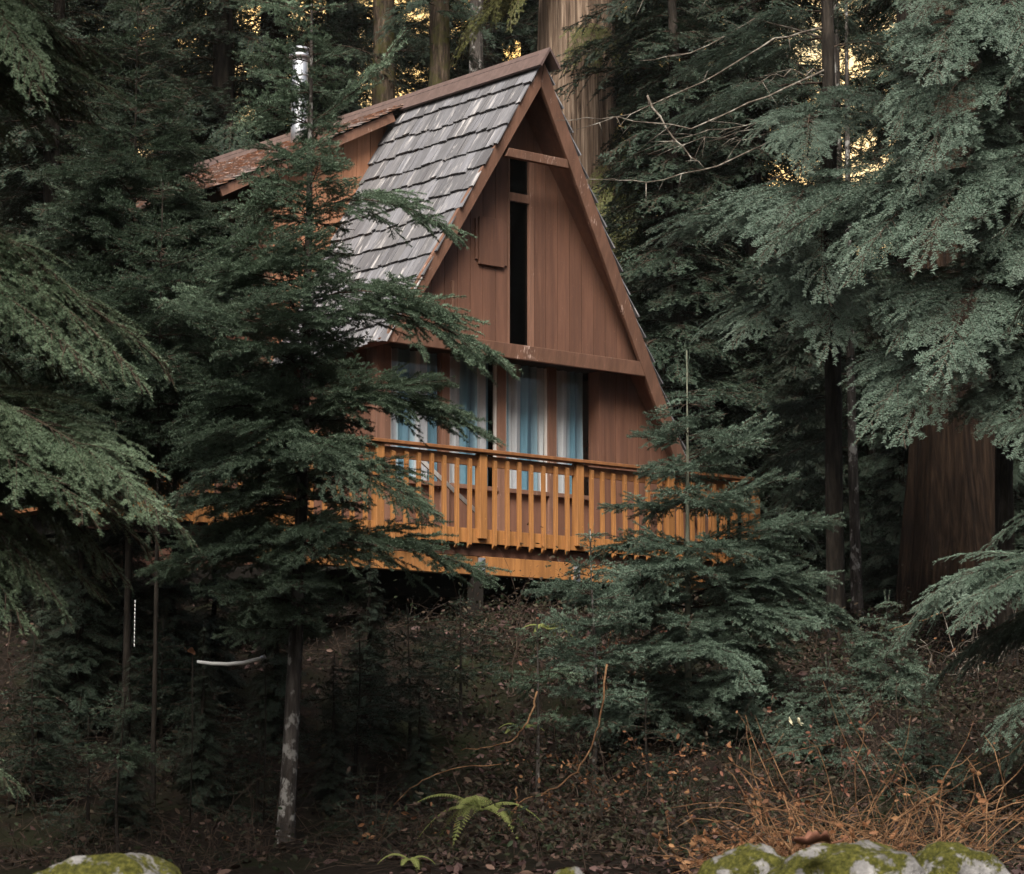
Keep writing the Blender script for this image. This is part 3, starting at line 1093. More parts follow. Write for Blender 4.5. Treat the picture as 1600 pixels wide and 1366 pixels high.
    # ---- geometry
    p0 = np.array([q[0] for q in seg]); p1 = np.array([q[1] for q in seg])
    r0 = np.array([q[2] for q in seg]); nd = np.array([q[3] for q in seg])
    d = _n(p1 - p0)
    l = np.linalg.norm(p1 - p0, axis=1)
    ref = np.tile(np.array([0, 0, 1.0]), (len(d), 1))
    b = _n(np.cross(ref, d)); u = np.cross(d, b)
    VV, TT, MI = [], [], []
    # wood: three sided
    ks = [(0, 1.0), (2 * pi / 3, 1), (4 * pi / 3, 1)]
    rad = r0 if kind != 'far' else r0 * 1.6
    ring0 = np.stack([p0 + rad[:, None] * (cos(a) * b + sin(a) * u) for a, _ in ks], 1)
    ring1 = np.stack([p1 + (rad * 0.75)[:, None] * (cos(a) * b + sin(a) * u) for a, _ in ks], 1)
    keep = (r0 > 0.0012) | (kind not in ('far', 'hemfar', 'firfar'))
    ring = np.concatenate([ring0, ring1], 1)[keep]
    m = len(ring)
    VV.append(ring.reshape(-1, 3))
    base = (np.arange(m) * 6)[:, None]
    for k in range(3):
        k2 = (k + 1) % 3
        TT.append(base + np.array([k, k2, 3 + k2])); TT.append(base + np.array([k, 3 + k2, 3 + k]))
        MI += [np.ones(m, int)] * 2
    off = m * 6
    # needles
    idx = np.where(nd)[0]
    cnt = np.maximum(2, np.round(l[idx] / P['nsp']).astype(int))
    rep = np.repeat(idx, cnt)
    st = np.concatenate([[0], np.cumsum(cnt)[:-1]])
    pos = (np.arange(len(rep)) - np.repeat(st, cnt) + rr.random(len(rep))) / np.repeat(cnt, cnt)
    for j in range(P['up']):
        if j < 2:
            ang = (0 if j == 0 else pi) + rr.normal(0, 0.28, len(rep))
            ang = np.where(j == 0, ang + 0.18, ang - 0.18)
            rp, ps = rep, pos
        else:
            ang = (pi / 2 if j == 2 else -pi / 2) + rr.normal(0, 0.55, len(rep))
            rp, ps = rep, pos
        D, Bv, Uv = d[rp], b[rp], u[rp]
        q = p0[rp] + D * (l[rp] * ps)[:, None]
        out = Bv * np.cos(ang)[:, None] + Uv * np.sin(ang)[:, None]
        phi = np.radians(rr.uniform(48, 72, len(rp)))
        nd_ = D * np.cos(phi)[:, None] + out * np.sin(phi)[:, None]
        nl = P['nl'] * rr.uniform(0.7, 1.15, len(rp))
        w = P['nw'] * 0.5
        side_v = _n(np.cross(nd_, Uv + 0.3 * rr.normal(0, 1, Uv.shape)))
        tip = q + nd_ * nl[:, None]
        tri = np.stack([q - side_v * w, q + side_v * w, tip + side_v * w * 0.35], 1)
        VV.append(tri.reshape(-1, 3))
        c = len(tri)
        TT.append(off + np.arange(c * 3).reshape(-1, 3))
        off += c * 3
        MI.append(np.zeros(c, int))
    return np.concatenate(VV).astype(np.float32), np.concatenate(TT).astype(np.int32), np.concatenate(MI).astype(np.int32), L

_T = {}
def tmpl(kind, L, var):
    sizes = (0.22, 0.4, 0.65, 1.0, 1.5, 2.1) if kind != 'far' else (0.6, 1.2, 2.0, 2.8)
    l = min(sizes, key=lambda q: abs(math.log(q / L)))
    k = (kind, l, var % 3)
    if k not in _T:
        _T[k] = make_bough(l, kind, hash((len(kind), int(l * 100), var % 3)) % 9999 + len(kind))
    return _T[k]

class Crown:
    def __init__(self):
        self.V, self.T, self.Mi, self.n = [], [], [], 0
    def add(self, V, T, Mi):
        self.V.append(V); self.T.append(T + self.n); self.Mi.append(Mi); self.n += len(V)
    def bough(self, root, az, L, m0, dz, kind, var, roll=0.0, wide=1.0, sway=0.0):
        """root at the trunk, az = heading, L = level reach, m0 = slope at the root, dz = height of the tip above the root"""
        V, T, Mi, l = tmpl(kind, L, var)
        V = V.astype(float).copy()
        s = L / l
        x, y, z = V[:, 0] * s, V[:, 1] * s * wide, V[:, 2] * s
        if roll:
            y, z = y * cos(roll) - z * sin(roll), y * sin(roll) + z * cos(roll)
        c = (dz - m0 * L) / (L * L)
        y = y + sway * x * x / L
        slope = m0 + 2 * c * np.clip(x, 0, None)
        nrm = np.sqrt(1 + slope ** 2)
        X = x - z * slope / nrm
        Z = m0 * x + c * x * x + z / nrm
        ca, sa = cos(az), sin(az)
        W_ = np.stack([root[0] + X * ca - y * sa, root[1] + X * sa + y * ca, root[2] + Z], 1)
        self.add(W_.astype(np.float32), T, Mi)
    def to(self, root, tip, m0, kind, var, **k):
        d = np.array(tip) - np.array(root)
        self.bough(root, math.atan2(d[1], d[0]), math.hypot(d[0], d[1]), m0, d[2], kind, var, **k)
    def mesh(self, name, mats):
        return tri_mesh(name, np.concatenate(self.V), np.concatenate(self.T), mats, np.concatenate(self.Mi))

def trunk_mesh(path, rads, mat, seg=14, rough=0.12, step=0.12, seed=0, flutes=0, name='trunk'):
    """tapered trunk along a path of points, its surface pushed in and out by smooth noise"""
    path = np.array(path, float)
    dist = np.concatenate([[0], np.cumsum(np.linalg.norm(np.diff(path, axis=0), axis=1))])
    n = max(6, int(dist[-1] / step))
    t = np.linspace(0, dist[-1], n)
    pts = np.stack([np.interp(t, dist, path[:, c]) for c in range(3)], 1)
    for _ in range(3):
        pts[1:-1] = (pts[:-2] + 2 * pts[1:-1] + pts[2:]) / 4
    rad = np.interp(t, dist, rads)
    rr = np.random.default_rng(seed)
    a = np.linspace(0, 2 * pi, seg, endpoint=False)
    nz = rr.normal(0, 1, (n, seg))
    for _ in range(2):
        nz = (np.roll(nz, 1, 1) + nz + np.roll(nz, -1, 1)) / 3
        nz[1:-1] = (nz[:-2] + nz[1:-1] + nz[2:]) / 3
    nz *= 1.8
    if flutes:
        ph = rr.uniform(0, 6)
        nz = nz * 0.6 + 0.8 * np.sin(a * flutes + ph + 0.15 * t[:, None]) + 0.5 * np.sin(a * (flutes * 2 + 1) + 2 * ph + 0.1 * t[:, None])
    r_ = rad[:, None] * (1 + rough * nz)
    V = np.stack([pts[:, 0][:, None] + r_ * np.cos(a), pts[:, 1][:, None] + r_ * np.sin(a), np.repeat(pts[:, 2][:, None], seg, 1)], -1).reshape(-1, 3)
    i, k = np.meshgrid(np.arange(n - 1), np.arange(seg), indexing='ij')
    q = (i * seg + k).ravel(); q2 = (i * seg + (k + 1) % seg).ravel()
    T = np.concatenate([np.stack([q, q2, q2 + seg], 1), np.stack([q, q2 + seg, q + seg], 1)])
    return tri_mesh(name, V, T, mat, smooth=True)

def whorls(cr, H, z0, prof, rr, kind, per_m, path, pitch_top=0.5, pitch_bot=-0.1, tip_top=0.25, tip_bot=-0.15, azw=None, whorl=True, roll=0.45, wide=1.0):
    """boughs all the way round a stem of height H, from height z0 up"""
    z = H - 0.12
    var = 0
    while z > z0:
        f = (z - z0) / (H - z0)
        nb = rr.randint(4, 6) if whorl else rr.randint(1, 3)
        a0 = rr.uniform(0, 2 * pi)
        for k in range(nb):
            a = a0 + k * 2 * pi / nb + rr.uniform(-0.35, 0.35)
            L = prof(z) * rr.uniform(0.72, 1.1)
            if azw:
                L *= azw(a)
            if L < 0.08:
                continue
            m0 = pitch_bot + (pitch_top - pitch_bot) * f ** 1.3 + rr.uniform(-0.1, 0.1)
            tz = (tip_bot + (tip_top - tip_bot) * f ** 1.3 + rr.uniform(-0.08, 0.08)) * L
            zz = z + rr.uniform(-0.06, 0.06)
            r = path(zz)
            cr.bough((r[0], r[1], zz), a, L, m0, tz, kind, var, roll=rr.uniform(-roll, roll), wide=wide, sway=rr.uniform(-0.15, 0.15))
            var += 1
        pm = per_m if not isinstance(per_m, tuple) else per_m[0] + (per_m[1] - per_m[0]) * min(1.0, (H - z) / per_m[2])
        z -= (nb / pm) * rr.uniform(0.8, 1.2)

def prof_px(table, y_to_z):
    zs = [y_to_z(y) for y, _ in table][::-1]
    rs = [r for _, r in table][::-1]
    return lambda z: float(np.interp(z, zs, rs))

def tree(name, label, cat, group, base, trunk_me, crown_me, extra=()):
    e = empty(name, base, 0, label, cat, group)
    if trunk_me:
        link('trunk', trunk_me, e)
    if crown_me:
        link('crown', crown_me, e)
    for nm, me in extra:
        link(nm, me, e)
    return e

def px_tree(px, D, ytop, mat_n, kind, table, per_m, seed, r0, name, label, cat, group=None, bark='bark', lean_px=None, extra_boughs=(), H=None, zlow=None, lead=0.25, **kw):
    """a young conifer whose stem stands at photo column px at distance D, leader tip at row ytop; table = (row, reach in photo pixels)"""
    rr = random.Random(seed)
    top = at(px, ytop, D)
    gx, gy = top[0], top[1]
    lx = 0.0
    if lean_px:
        lx = (lean_px - px) / F * D
    gz = float(ground(gx + lx, gy)) - 0.05
    base = np.array([gx, gy, gz])
    Ht = top[2] - gz
    y2z = lambda y: at(px, y, D)[2] - gz
    pxm = F / D
    tb = [(y, r / pxm) for y, r in table]
    prof = prof_px(tb, y2z)
    z0 = y2z(table[-1][0]) if zlow is None else zlow
    wob = [rr.uniform(-0.03, 0.03) for _ in range(6)]
    def path(z):
        f = max(0.0, min(1.0, z / Ht))
        bend = lx * max(0.0, 1 - f / 0.45) ** 1.7
        return (bend + wob[0] * sin(f * 5 + wob[1] * 40), wob[2] * sin(f * 6))
    pts = [(*path(Ht * q / 20), Ht * q / 20) for q in range(21)]
    rad = [max(0.006, r0 * (1 - q / 20) ** 0.85) for q in range(21)]
    rad[0] *= 1.25
    tm = trunk_mesh(pts, rad, M[bark], seg=12, rough=0.07, seed=seed)
    cr = Crown()
    whorls(cr, Ht, z0, prof, rr, kind, per_m, path, **kw)
    # leader shoot with needles
    for a_ in (0, 2.1, 4.2):
        cr.bough((*path(Ht - lead * 0.9), Ht - lead * 0.9), a_, 0.03, 9.0, lead, kind, 0, wide=0.35)
    for (ry, tx, ty, m0, dD, k) in extra_boughs:
        z = y2z(ry)
        r = path(z)
        t = at(tx, ty, D + dD) - base
        cr.to((r[0], r[1], z), t, m0, kind, k)
    cm = cr.mesh('crown', [M[mat_n], M['twig']])
    return tree(name, label, cat, group, base, tm, cm)

# ------------------------------------------------------------------ the young firs in front of the cabin
px_tree(485, 21.5, -110, 'fir', 'fir',
        [(-110, 30), (0, 105), (60, 125), (140, 140), (230, 145), (330, 150), (430, 195), (520, 235), (600, 240), (700, 230), (780, 235), (860, 240), (930, 200), (980, 130)],
        (9, 26, 5.0), 21, 0.072, 'fir_tree', 'tall young fir with its bare mottled lower trunk showing, standing before the shingled roof', 'fir tree',
        lean_px=462, azw=lambda a: 0.5 if cos(a) > 0.3 else 1.0, pitch_top=0.55, pitch_bot=0.08, tip_top=0.3, tip_bot=-0.1,
        extra_boughs=[(500, 790, 567, 0.25, -0.6, 1), (470, 705, 492, 0.2, -0.5, 2), (620, 762, 688, 0.1, -0.5, 0), (330, 715, 372, 0.3, -0.4, 2), (190, 625, 60, 0.5, 0.2, 1), (640, 690, 590, 0.2, -0.7, 1),
                      (700, 275, 775, 0.15, -0.7, 0), (705, 330, 740, 0.2, -0.9, 2), (740, 670, 800, 0.2, -0.8, 1), (850, 760, 905, 0.1, -0.7, 2), (690, 545, 775, 0.2, -1.1, 1), (420, 300, 470, 0.2, -0.5, 0)])
px_tree(218, 24.0, -60, 'firshade', 'fir',
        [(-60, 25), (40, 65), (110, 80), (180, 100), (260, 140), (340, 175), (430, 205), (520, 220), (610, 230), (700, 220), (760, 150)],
        (12, 36, 4.0), 33, 0.042, 'fir_tree', 'slender dark fir left of the mottled trunk, its thin leader reaching the top edge', 'fir tree', bark='barkshade',
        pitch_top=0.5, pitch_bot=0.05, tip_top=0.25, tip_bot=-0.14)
px_tree(255, 22.5, 285, 'firshade', 'fir',
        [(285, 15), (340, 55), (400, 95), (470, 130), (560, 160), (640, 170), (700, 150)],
        (14, 34, 2.0), 35, 0.026, 'fir_tree', 'short dense fir whose pointed top ends below the dormer eave', 'fir tree', bark='barkshade',
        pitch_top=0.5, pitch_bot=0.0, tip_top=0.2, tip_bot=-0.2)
px_tree(1072, 25.0, 548, 'firblue', 'fir',
        [(548, 10), (600, 22), (640, 55), (690, 90), (740, 115), (800, 150), (860, 175), (930, 205), (1000, 190), (1070, 160), (1140, 130), (1190, 80)],
        (9, 20, 2.0), 44, 0.04, 'fir_sapling', 'young blue green fir with a bare spiky leader, in front of the deck railing', 'fir tree',
        bark='greenstem', lead=0.36, pitch_top=0.2, pitch_bot=0.05, tip_top=0.08, tip_bot=-0.16,
        extra_boughs=[(900, 1325, 965, 0.25, -0.3, 1), (860, 1310, 815, 0.3, -0.2, 2), (950, 830, 930, 0.25, -0.4, 0), (930, 1300, 905, 0.3, -0.5, 2), (800, 1240, 745, 0.4, 0, 1), (740, 1205, 655, 0.6, 0.2, 2), (880, 960, 985, 0.1, -0.8, 1), (1000, 1180, 1075, 0.1, -0.9, 1), (960, 1330, 985, 0.2, -0.2, 0), (614, 1046, 618, 0.05, 0, 0), (612, 1106, 610, 0.05, 0, 1), (650, 1014, 648, 0.05, -0.1, 2), (652, 1130, 650, 0.05, 0.1, 0), (668, 1042, 664, 0.1, -0.2, 1), (690, 985, 682, 0.1, -0.1, 2), (690, 1125, 668, 0.3, 0, 0), (715, 1180, 652, 0.5, 0.1, 1), (720, 1195, 690, 0.4, -0.2, 0), (730, 1005, 730, 0.1, -0.4, 1), (1080, 940, 1150, 0.1, -0.4, 2)])
px_tree(926, 24.0, 826, 'firblue', 'fir',
        [(826, 8), (860, 35), (900, 55), (950, 85), (1010, 100), (1070, 90), (1130, 70)],
        22, 46, 0.028, 'fir_sapling', 'small fir sapling under the second deck post, beside the spiky leader', 'fir tree',
        pitch_top=0.4, pitch_bot=0.1, tip_top=0.25, tip_bot=-0.1)
px_tree(940, 22.0, 1245, 'firblue', 'fir', [(1245, 10), (1275, 40), (1310, 60), (1345, 70)], 16, 47, 0.02, 'fir_sapling',
        'knee high fir seedling low among the litter, right of the fern', 'fir tree', pitch_top=0.4, pitch_bot=0.0, tip_top=0.1, tip_bot=-0.2)
px_tree(840, 23.0, 975, 'fir', 'fir', [(975, 15), (1010, 60), (1050, 85), (1100, 70), (1130, 40)], 12, 48, 0.022, 'fir_sapling',
        'dark straggly fir sapling in the litter under the deck beam', 'fir tree', pitch_top=0.3, pitch_bot=-0.1, tip_top=0.05, tip_bot=-0.25)
px_tree(190, 21.0, 1085, 'fir', 'fir', [(1085, 12), (1120, 60), (1160, 75), (1210, 50)], 10, 49, 0.018, 'fir_sapling',
        'faint fir seedling in the deep shade below the white hose', 'fir tree', bark='barkshade', pitch_top=0.3, pitch_bot=-0.1, tip_top=0.0, tip_bot=-0.2)

# saplings crowding the bank; the left ones have shade put into their needle colour
SAP = [  # column, distance, top row, reach and bottom row, label
    (55, 22.5, 990, 90, 1260, 'dark fir sapling deep in the shade under the lowest feathery bough'),
    (140, 21.5, 1120, 75, 1330, 'dark low fir at the foot of the slender fir'),
    (330, 23.5, 1065, 110, 1270, 'dark spreading fir in the shade below the white hose'),
    (405, 22.5, 1150, 80, 1330, 'dark low fir left of the foot of the mottled trunk'),
    (255, 24.5, 960, 110, 1150, 'dark fir in the shade above the white hose'),
    (560, 23.5, 1000, 95, 1180, 'dark fir sapling right of the mottled trunk, under its lowest boughs'),
    (640, 24.5, 950, 100, 1100, 'dark fir sapling below the left end of the carrying beam'),
    (565, 21.5, 1200, 70, 1340, 'dark low fir between the mottled trunk and the fern'),
    (720, 25.5, 930, 80, 1050, 'dark fir sapling under the first beam bracket'),
    (1010, 23.0, 1090, 80, 1290, 'dark fir sapling before the foot of the spiky leadered fir'),
    (900, 23.0, 1150, 70, 1290, 'dark low fir between the bowed vine and the small sapling'),
    (1180, 25.0, 985, 110, 1180, 'dark fir right of the spiky leadered fir, behind the canes'),
    (1290, 24.0, 1030, 100, 1230, 'dark fir behind the middle of the bramble canes'),
    (1385, 26.0, 930, 95, 1130, 'dark fir left of the broad low bough'),
    (1440, 23.0, 1080, 90, 1270, 'dark fir behind the last of the bramble canes'),
]
for k, (px, D, yt, rc, yb, lb) in enumerate(SAP):
    px_tree(px, D, yt, 'firblue' if px > 1100 else 'shaden', 'fir' if px > 1100 else 'firfar', [(yt, 10), (yt + 0.3 * (yb - yt), rc * 0.55), (yt + 0.7 * (yb - yt), rc), (yb, rc * 0.8)], 38, 500 + k, 0.022, 'fir_sapling', lb, 'fir tree',
            'dark saplings on the bank', bark='barkshade', pitch_top=0.35, pitch_bot=-0.05, tip_top=0.05, tip_bot=-0.22)

# ------------------------------------------------------------------ big hemlocks with drooping boughs
def hemlock(px, D, Hm, mat_n, kind, seed, r0, label, boughs, z0m, reach, per_m=4.0, bark='bark', name='hemlock_tree', azw=None, dead=(), group=None, ztop=None, Hx=None, shade_boughs=None, twigs=0, double=False):
    rr = random.Random(seed)
    Hm0, Hm = Hm, (Hx or Hm)
    g0 = at(px, 1232, D)
    base = np.array([g0[0], g0[1], float(ground(g0[0], g0[1])) - 0.1])
    wob = [rr.uniform(-0.08, 0.08) for _ in range(4)]
    def path(z):
        return (wob[0] * sin(z * 0.35 + wob[2] * 20), wob[1] * sin(z * 0.3))
    pts = [(*path(Hm * q / 30), Hm * q / 30) for q in range(31)]
    rad = [max(0.01, r0 * (1 - q / 31) ** 0.8) for q in range(31)]
    rad[0] *= 1.3
    tm = trunk_mesh(pts, rad, M[bark], seg=18, rough=0.08, seed=seed)
    cr = Crown()
    zt = Hm0 if ztop is None else ztop
    prof = lambda z: reach * max(0.04, 1 - max(0.0, (z - z0m) / (Hm0 - z0m)) ** 1.2)
    if per_m > 0:
        z = zt - 0.3
        var = 0
        while z > z0m:
            a = rr.uniform(0, 2 * pi)
            L = prof(z) * rr.uniform(0.6, 1.1)
            if azw:
                L *= azw(a)
            if L > 0.3:
                r = path(z)
                cr.bough((r[0], r[1], z), a, L, rr.uniform(0.05, 0.4), L * rr.uniform(-0.4, -0.08), kind, var, roll=rr.uniform(-0.2, 0.2), sway=rr.uniform(-0.2, 0.2))
            var += 1
            z -= 1.0 / per_m * rr.uniform(0.6, 1.4)
    if double:
        boughs = list(boughs) + [(b[0], b[1] + rr.uniform(-30, 40), b[2] - rr.uniform(5, 70), b[3] + rr.uniform(-25, 35), b[4] + rr.uniform(-0.1, 0.15), b[5] + rr.uniform(-0.5, 0.5), b[6] + 1, 1.25) for b in boughs]
    for q in boughs:
        (rx, ry, tx, ty, m0, dD, k) = q[:7]
        wd = q[7] if len(q) > 7 else 1.0
        root = at(rx, ry, D + (q[8] if len(q) > 8 else 0)) - base
        if abs(rx - px) < 12:
            r = path(root[2])
            root = np.array([r[0], r[1], root[2]])
        tip = at(tx, ty, D + dD) - base
        cr.to(root, tip, m0, kind, k, wide=wd, roll=rr.uniform(-0.12, 0.12), sway=rr.uniform(-0.1, 0.1))
    if shade_boughs:  # high unseen boughs added to shade the ground below
        c0, c1, reach_, pm, a0 = shade_boughs
        z = c0
        var = 0
        while z < c1:
            a = a0 + rr.gauss(0, 0.9)
            L = reach_ * rr.uniform(0.55, 1.05) * (1 - 0.5 * (z - c0) / (c1 - c0))
            r = path(z)
            cr.bough((r[0], r[1], z), a, L, rr.uniform(0.15, 0.35), L * rr.uniform(-0.05, 0.1), 'far', var, roll=rr.uniform(-0.2, 0.2), wide=1.2)
            var += 1
            z += 1.0 / pm
    cm = cr.mesh('crown', [M[mat_n], M['twig']])
    ex = []
    for pts_ in dead:
        mb = MB()
        W3 = [at(a, b, D + c) - base for a, b, c in pts_]
        n = 4
        sm = []
        for i in range(len(W3) - 1):
            for k in range(n):
                sm.append(W3[i] + (W3[i + 1] - W3[i]) * k / n + np.array([rr.gauss(0, .008), rr.gauss(0, .01), rr.gauss(0, .008)]))
        sm.append(W3[-1])
        mb.tube(sm, np.linspace(0.015, 0.003, len(sm)), 6)
        for i in range(2, len(sm) - 2):
            if rr.random() < 0.7:
                d = np.array([rr.gauss(-0.3, .5), rr.gauss(0, .4), rr.gauss(-0.2, .5)])
                l = rr.uniform(0.08, 0.3)
                q = [sm[i] + d * l * t + np.array([0, 0, -0.1 * l * t * t]) for t in (0, .5, 1)]
                mb.tube(q, [0.006, 0.004, 0.002], 4)
        ex.append(('dead_branch', mb.mesh('dead_branch', M['deadtwig'])))
    for k in range(twigs):                       # thin dead twigs low on the stem, bare and lichened
        mb = MB()
        z = rr.uniform(0.25, 0.72) * Hm
        r = path(z)
        a = rr.uniform(2.2, 4.4) if rr.random() < 0.8 else rr.uniform(0, 6.28)
        L = rr.uniform(0.8, 2.4)
        pts_ = [np.array([r[0], r[1], z])]
        for q in range(1, 11):
            t = q / 10
            pts_.append(np.array([r[0] + cos(a) * L * t + rr.gauss(0, .02), r[1] + sin(a) * L * t + rr.gauss(0, .02), z + L * (0.1 * t - 0.35 * t * t + 0.1 * t ** 3) + rr.gauss(0, .02)]))
        mb.tube(pts_, np.linspace(0.011, 0.003, 11), 5)
        for q in range(2, 10):
            for s_ in (0, 1):
                if rr.random() < 0.7:
                    d = np.array([cos(a) * 0.6 + rr.gauss(0, .5), sin(a) * 0.6 + rr.gauss(0, .5), rr.gauss(-0.2, .4)])
                    l = rr.uniform(0.1, 0.45)
                    mb.tube([pts_[q] + d * l * t + np.array([rr.gauss(0, .01), 0, -0.15 * l * t * t]) for t in (0, .35, .7, 1)], [0.005, 0.0035, 0.0025, 0.0015], 4)
        ex.append(('dead_branch', mb.mesh('dead_branch', M['deadtwig'])))
    return tree(name, label, 'hemlock tree', group, base, tm, cm, ex)

# nearest, at the left edge: trunk outside the frame, long pointed boughs reach in
hemlock(-210, 14.5, 9.0, 'hemg', 'hem', 61, 0.2, 'large hemlock whose long feathery boughs sweep in from the left border, nearest of all', [
    (-210, -60, 60, 20, 0.25, -0.4, 0), (-210, -20, 125, 75, 0.2, -0.2, 1), (-210, 20, 182, 108, 0.15, 0.1, 2), (-210, 60, 178, 148, 0.1, -0.3, 0), (-210, 110, 95, 225, 0.1, 0.2, 1), (-210, 90, 130, 190, 0.12, 0.3, 2),
    (-210, 30, 70, 120, 0.3, -0.9, 2), (-210, 60, 60, 90, 0.3, 0.7, 1),
    (-210, 330, 130, 470, 0.1, -0.2, 2), (-210, 370, 190, 520, 0.1, 0.1, 0), (-210, 390, 262, 575, 0.1, -0.3, 1), (-210, 440, 170, 605, 0.05, -0.5, 2), (-210, 480, 60, 620, 0.1, 0.3, 0), (-210, 420, 110, 560, 0.1, -0.8, 1),
    (-210, 600, 120, 700, 0.25, -0.3, 1), (-210, 620, 205, 745, 0.2, 0.2, 2), (-210, 640, 302, 850, 0.2, -0.2, 0), (-210, 660, 245, 830, 0.2, -0.6, 1), (-210, 700, 185, 905, 0.15, -0.2, 2), (-210, 650, 150, 790, 0.2, -0.8, 0), (-210, 740, 95, 860, 0.1, 0.3, 1),
    (-210, 780, 158, 935, 0.15, -0.1, 0), (-210, 800, 90, 960, 0.1, -0.5, 1), (-210, 820, 60, 900, 0.2, 0.4, 2), (-210, 1150, 40, 1235, 0.1, 0.0, 0)],
    1.5, 1.3, per_m=0, double=True, Hx=16.0, shade_boughs=(6.3, 9.0, 4.5, 20.0, -0.1))  # boughs above the view, added to shade the left bank

# right side: two hemlocks with blue grey sprays
hemlock(1312, 29.5, 17.0, 'hem', 'hemfar', 63, 0.11, 'tall hemlock with blue grey drooping sprays right of the gable, its mottled trunk partly hidden', [
    (1312, 335, 1000, 380, 0.1, -0.6, 0, 1.1), (1312, 340, 1030, 352, 0.12, -1.1, 1, 1.1), (1312, 335, 1110, 372, 0.15, -1.5, 2, 1.2), (1312, 465, 1088, 528, 0.15, -0.8, 1, 1.1), (1312, 475, 1160, 540, 0.2, -1.6, 0, 1.2), (1312, 455, 1098, 478, 0.15, -0.2, 2),
    (1312, 330, 1215, 405, 0.4, -2.4, 2, 1.4), (1312, 340, 1310, 470, 0.4, -2.6, 0, 1.3), (1312, 430, 1280, 560, 0.3, -2.3, 2, 1.3), (1312, 200, 1255, 268, 0.3, -1.8, 1, 1.3), (1312, 180, 1170, 220, 0.2, -1.0, 0),
    (1312, 130, 1010, 215, 0.1, 0.6, 1), (1312, 60, 1050, 130, 0.1, 0.8, 2), (1312, 20, 1120, 60, 0.2, 0.2, 0), (1312, 620, 1160, 690, 0.1, 0.8, 0), (1312, 690, 1180, 760, 0.1, 0.8, 1), (1312, 740, 1200, 800, 0.1, 0.6, 2), (1312, 560, 1420, 640, 0.1, 0.4, 1)],
    4.6, 2.0, per_m=1.4, bark='barkshade', twigs=16, azw=lambda a: 0.55 if sin(a) > 0.2 else (0.9 if cos(a) < 0 else 1.0),
    dead=[[(1300, 40, 0), (1210, 62, -.2), (1100, 128, -.3), (985, 178, -.4), (890, 205, -.5)], [(1300, 105, 0), (1200, 150, -.5), (1080, 200, -.6), (960, 185, -.7), (870, 188, -.8)],
          [(1300, 170, 0), (1215, 215, -.3), (1120, 260, -.5), (1010, 285, -.6), (920, 280, -.8)], [(1010, 150, -.5), (1050, 215, -.6), (1080, 245, -.6), (1100, 262, -.7)],
          [(1290, 60, .3), (1180, 30, .2), (1080, 85, .1), (1000, 95, 0)], [(1290, 230, .2), (1180, 300, .1), (1080, 330, 0)]])
hemlock(1590, 27.5, 16.0, 'hem', 'hemfar', 67, 0.11, 'hemlock at the right with pale bark showing between heavy hanging sprays', [
    (1590, 300, 1212, 385, 0.3, -1.2, 0, 1.3), (1590, 330, 1330, 440, 0.35, -2.0, 1, 1.3), (1590, 310, 1420, 420, 0.4, -2.4, 2, 1.3), (1590, 560, 1368, 680, 0.45, -1.8, 2, 1.4), (1590, 580, 1440, 690, 0.45, -2.2, 0, 1.4), (1590, 570, 1680, 655, 0.4, -2.0, 1, 1.3),
    (1590, 100, 1375, 215, 0.3, -1.5, 1, 1.3), (1590, 75, 1440, 130, 0.4, -2.2, 0, 1.3), (1590, 80, 1635, 140, 0.4, -2.0, 2, 1.3), (1590, 440, 1380, 545, 0.35, -1.6, 1, 1.3), (1590, 430, 1670, 470, 0.3, -2.2, 2, 1.3), (1590, 210, 1430, 300, 0.3, -2.0, 0, 1.2),
    (1590, -40, 1290, 25, 0.2, -0.6, 2, 1.2), (1590, -30, 1420, 40, 0.3, -1.6, 1, 1.2), (1590, 260, 1650, 330, 0.4, -2.1, 1, 1.3), (1590, 640, 1690, 700, 0.3, -1.0, 0), (1590, 480, 1470, 600, 0.4, -2.5, 2, 1.3),
    (1590, 150, 1480, 260, 0.4, -2.3, 0, 1.3), (1590, 380, 1620, 480, 0.4, -2.3, 2, 1.3), (1590, 20, 1600, 110, 0.4, -2.3, 1, 1.3), (1590, 620, 1630, 740, 0.35, -2.2, 0, 1.3), (1590, 360, 1690, 420, 0.4, -1.2, 1, 1.3)],
    5.2, 2.0, per_m=1.2, bark='barkshade', twigs=6, azw=lambda a: 0.5 if sin(a) > 0.2 else 1.0)
hemlock(1730, 22.0, 11.0, 'hem', 'hem', 71, 0.14, 'hemlock reaching in at the lower right with one broad low bough above the brambles', [
    (1730, 880, 1385, 1020, 0.3, 0.0, 0, 1.2), (1730, 890, 1430, 960, 0.3, -0.6, 1, 1.2), (1730, 900, 1480, 990, 0.3, -1.0, 2, 1.3), (1730, 950, 1450, 1090, 0.2, 0.5, 0), (1730, 960, 1500, 1060, 0.2, 0.9, 1), (1730, 1080, 1530, 1170, 0.3, -0.4, 2, 1.2), (1730, 1100, 1545, 1230, 0.3, 0.0, 1, 1.2),
    (1730, 300, 1560, 370, 0.2, 0, 1), (1730, 70, 1560, 150, 0.2, 0, 2), (1730, 640, 1560, 690, 0.3, 0, 0), (1730, 420, 1570, 520, 0.3, 0.3, 1)],
    1.5, 1.3, per_m=1.6, azw=lambda a: 0.9)
# hemlock sprays low in front of the big red trunk
hemlock(1345, 31.5, 9.0, 'shaden', 'hemfar', 73, 0.07, 'thin shaded hemlock beside the lower mottled trunk, right end of the deck', [
    (1345, 700, 1170, 760, 0.1, 0.2, 0), (1345, 760, 1210, 830, 0.1, 0.2, 1), (1345, 640, 1210, 690, 0.1, 0.4, 2)],
    2.2, 1.3, per_m=5.0)  # its dark needles stand in for the black shade beside the deck

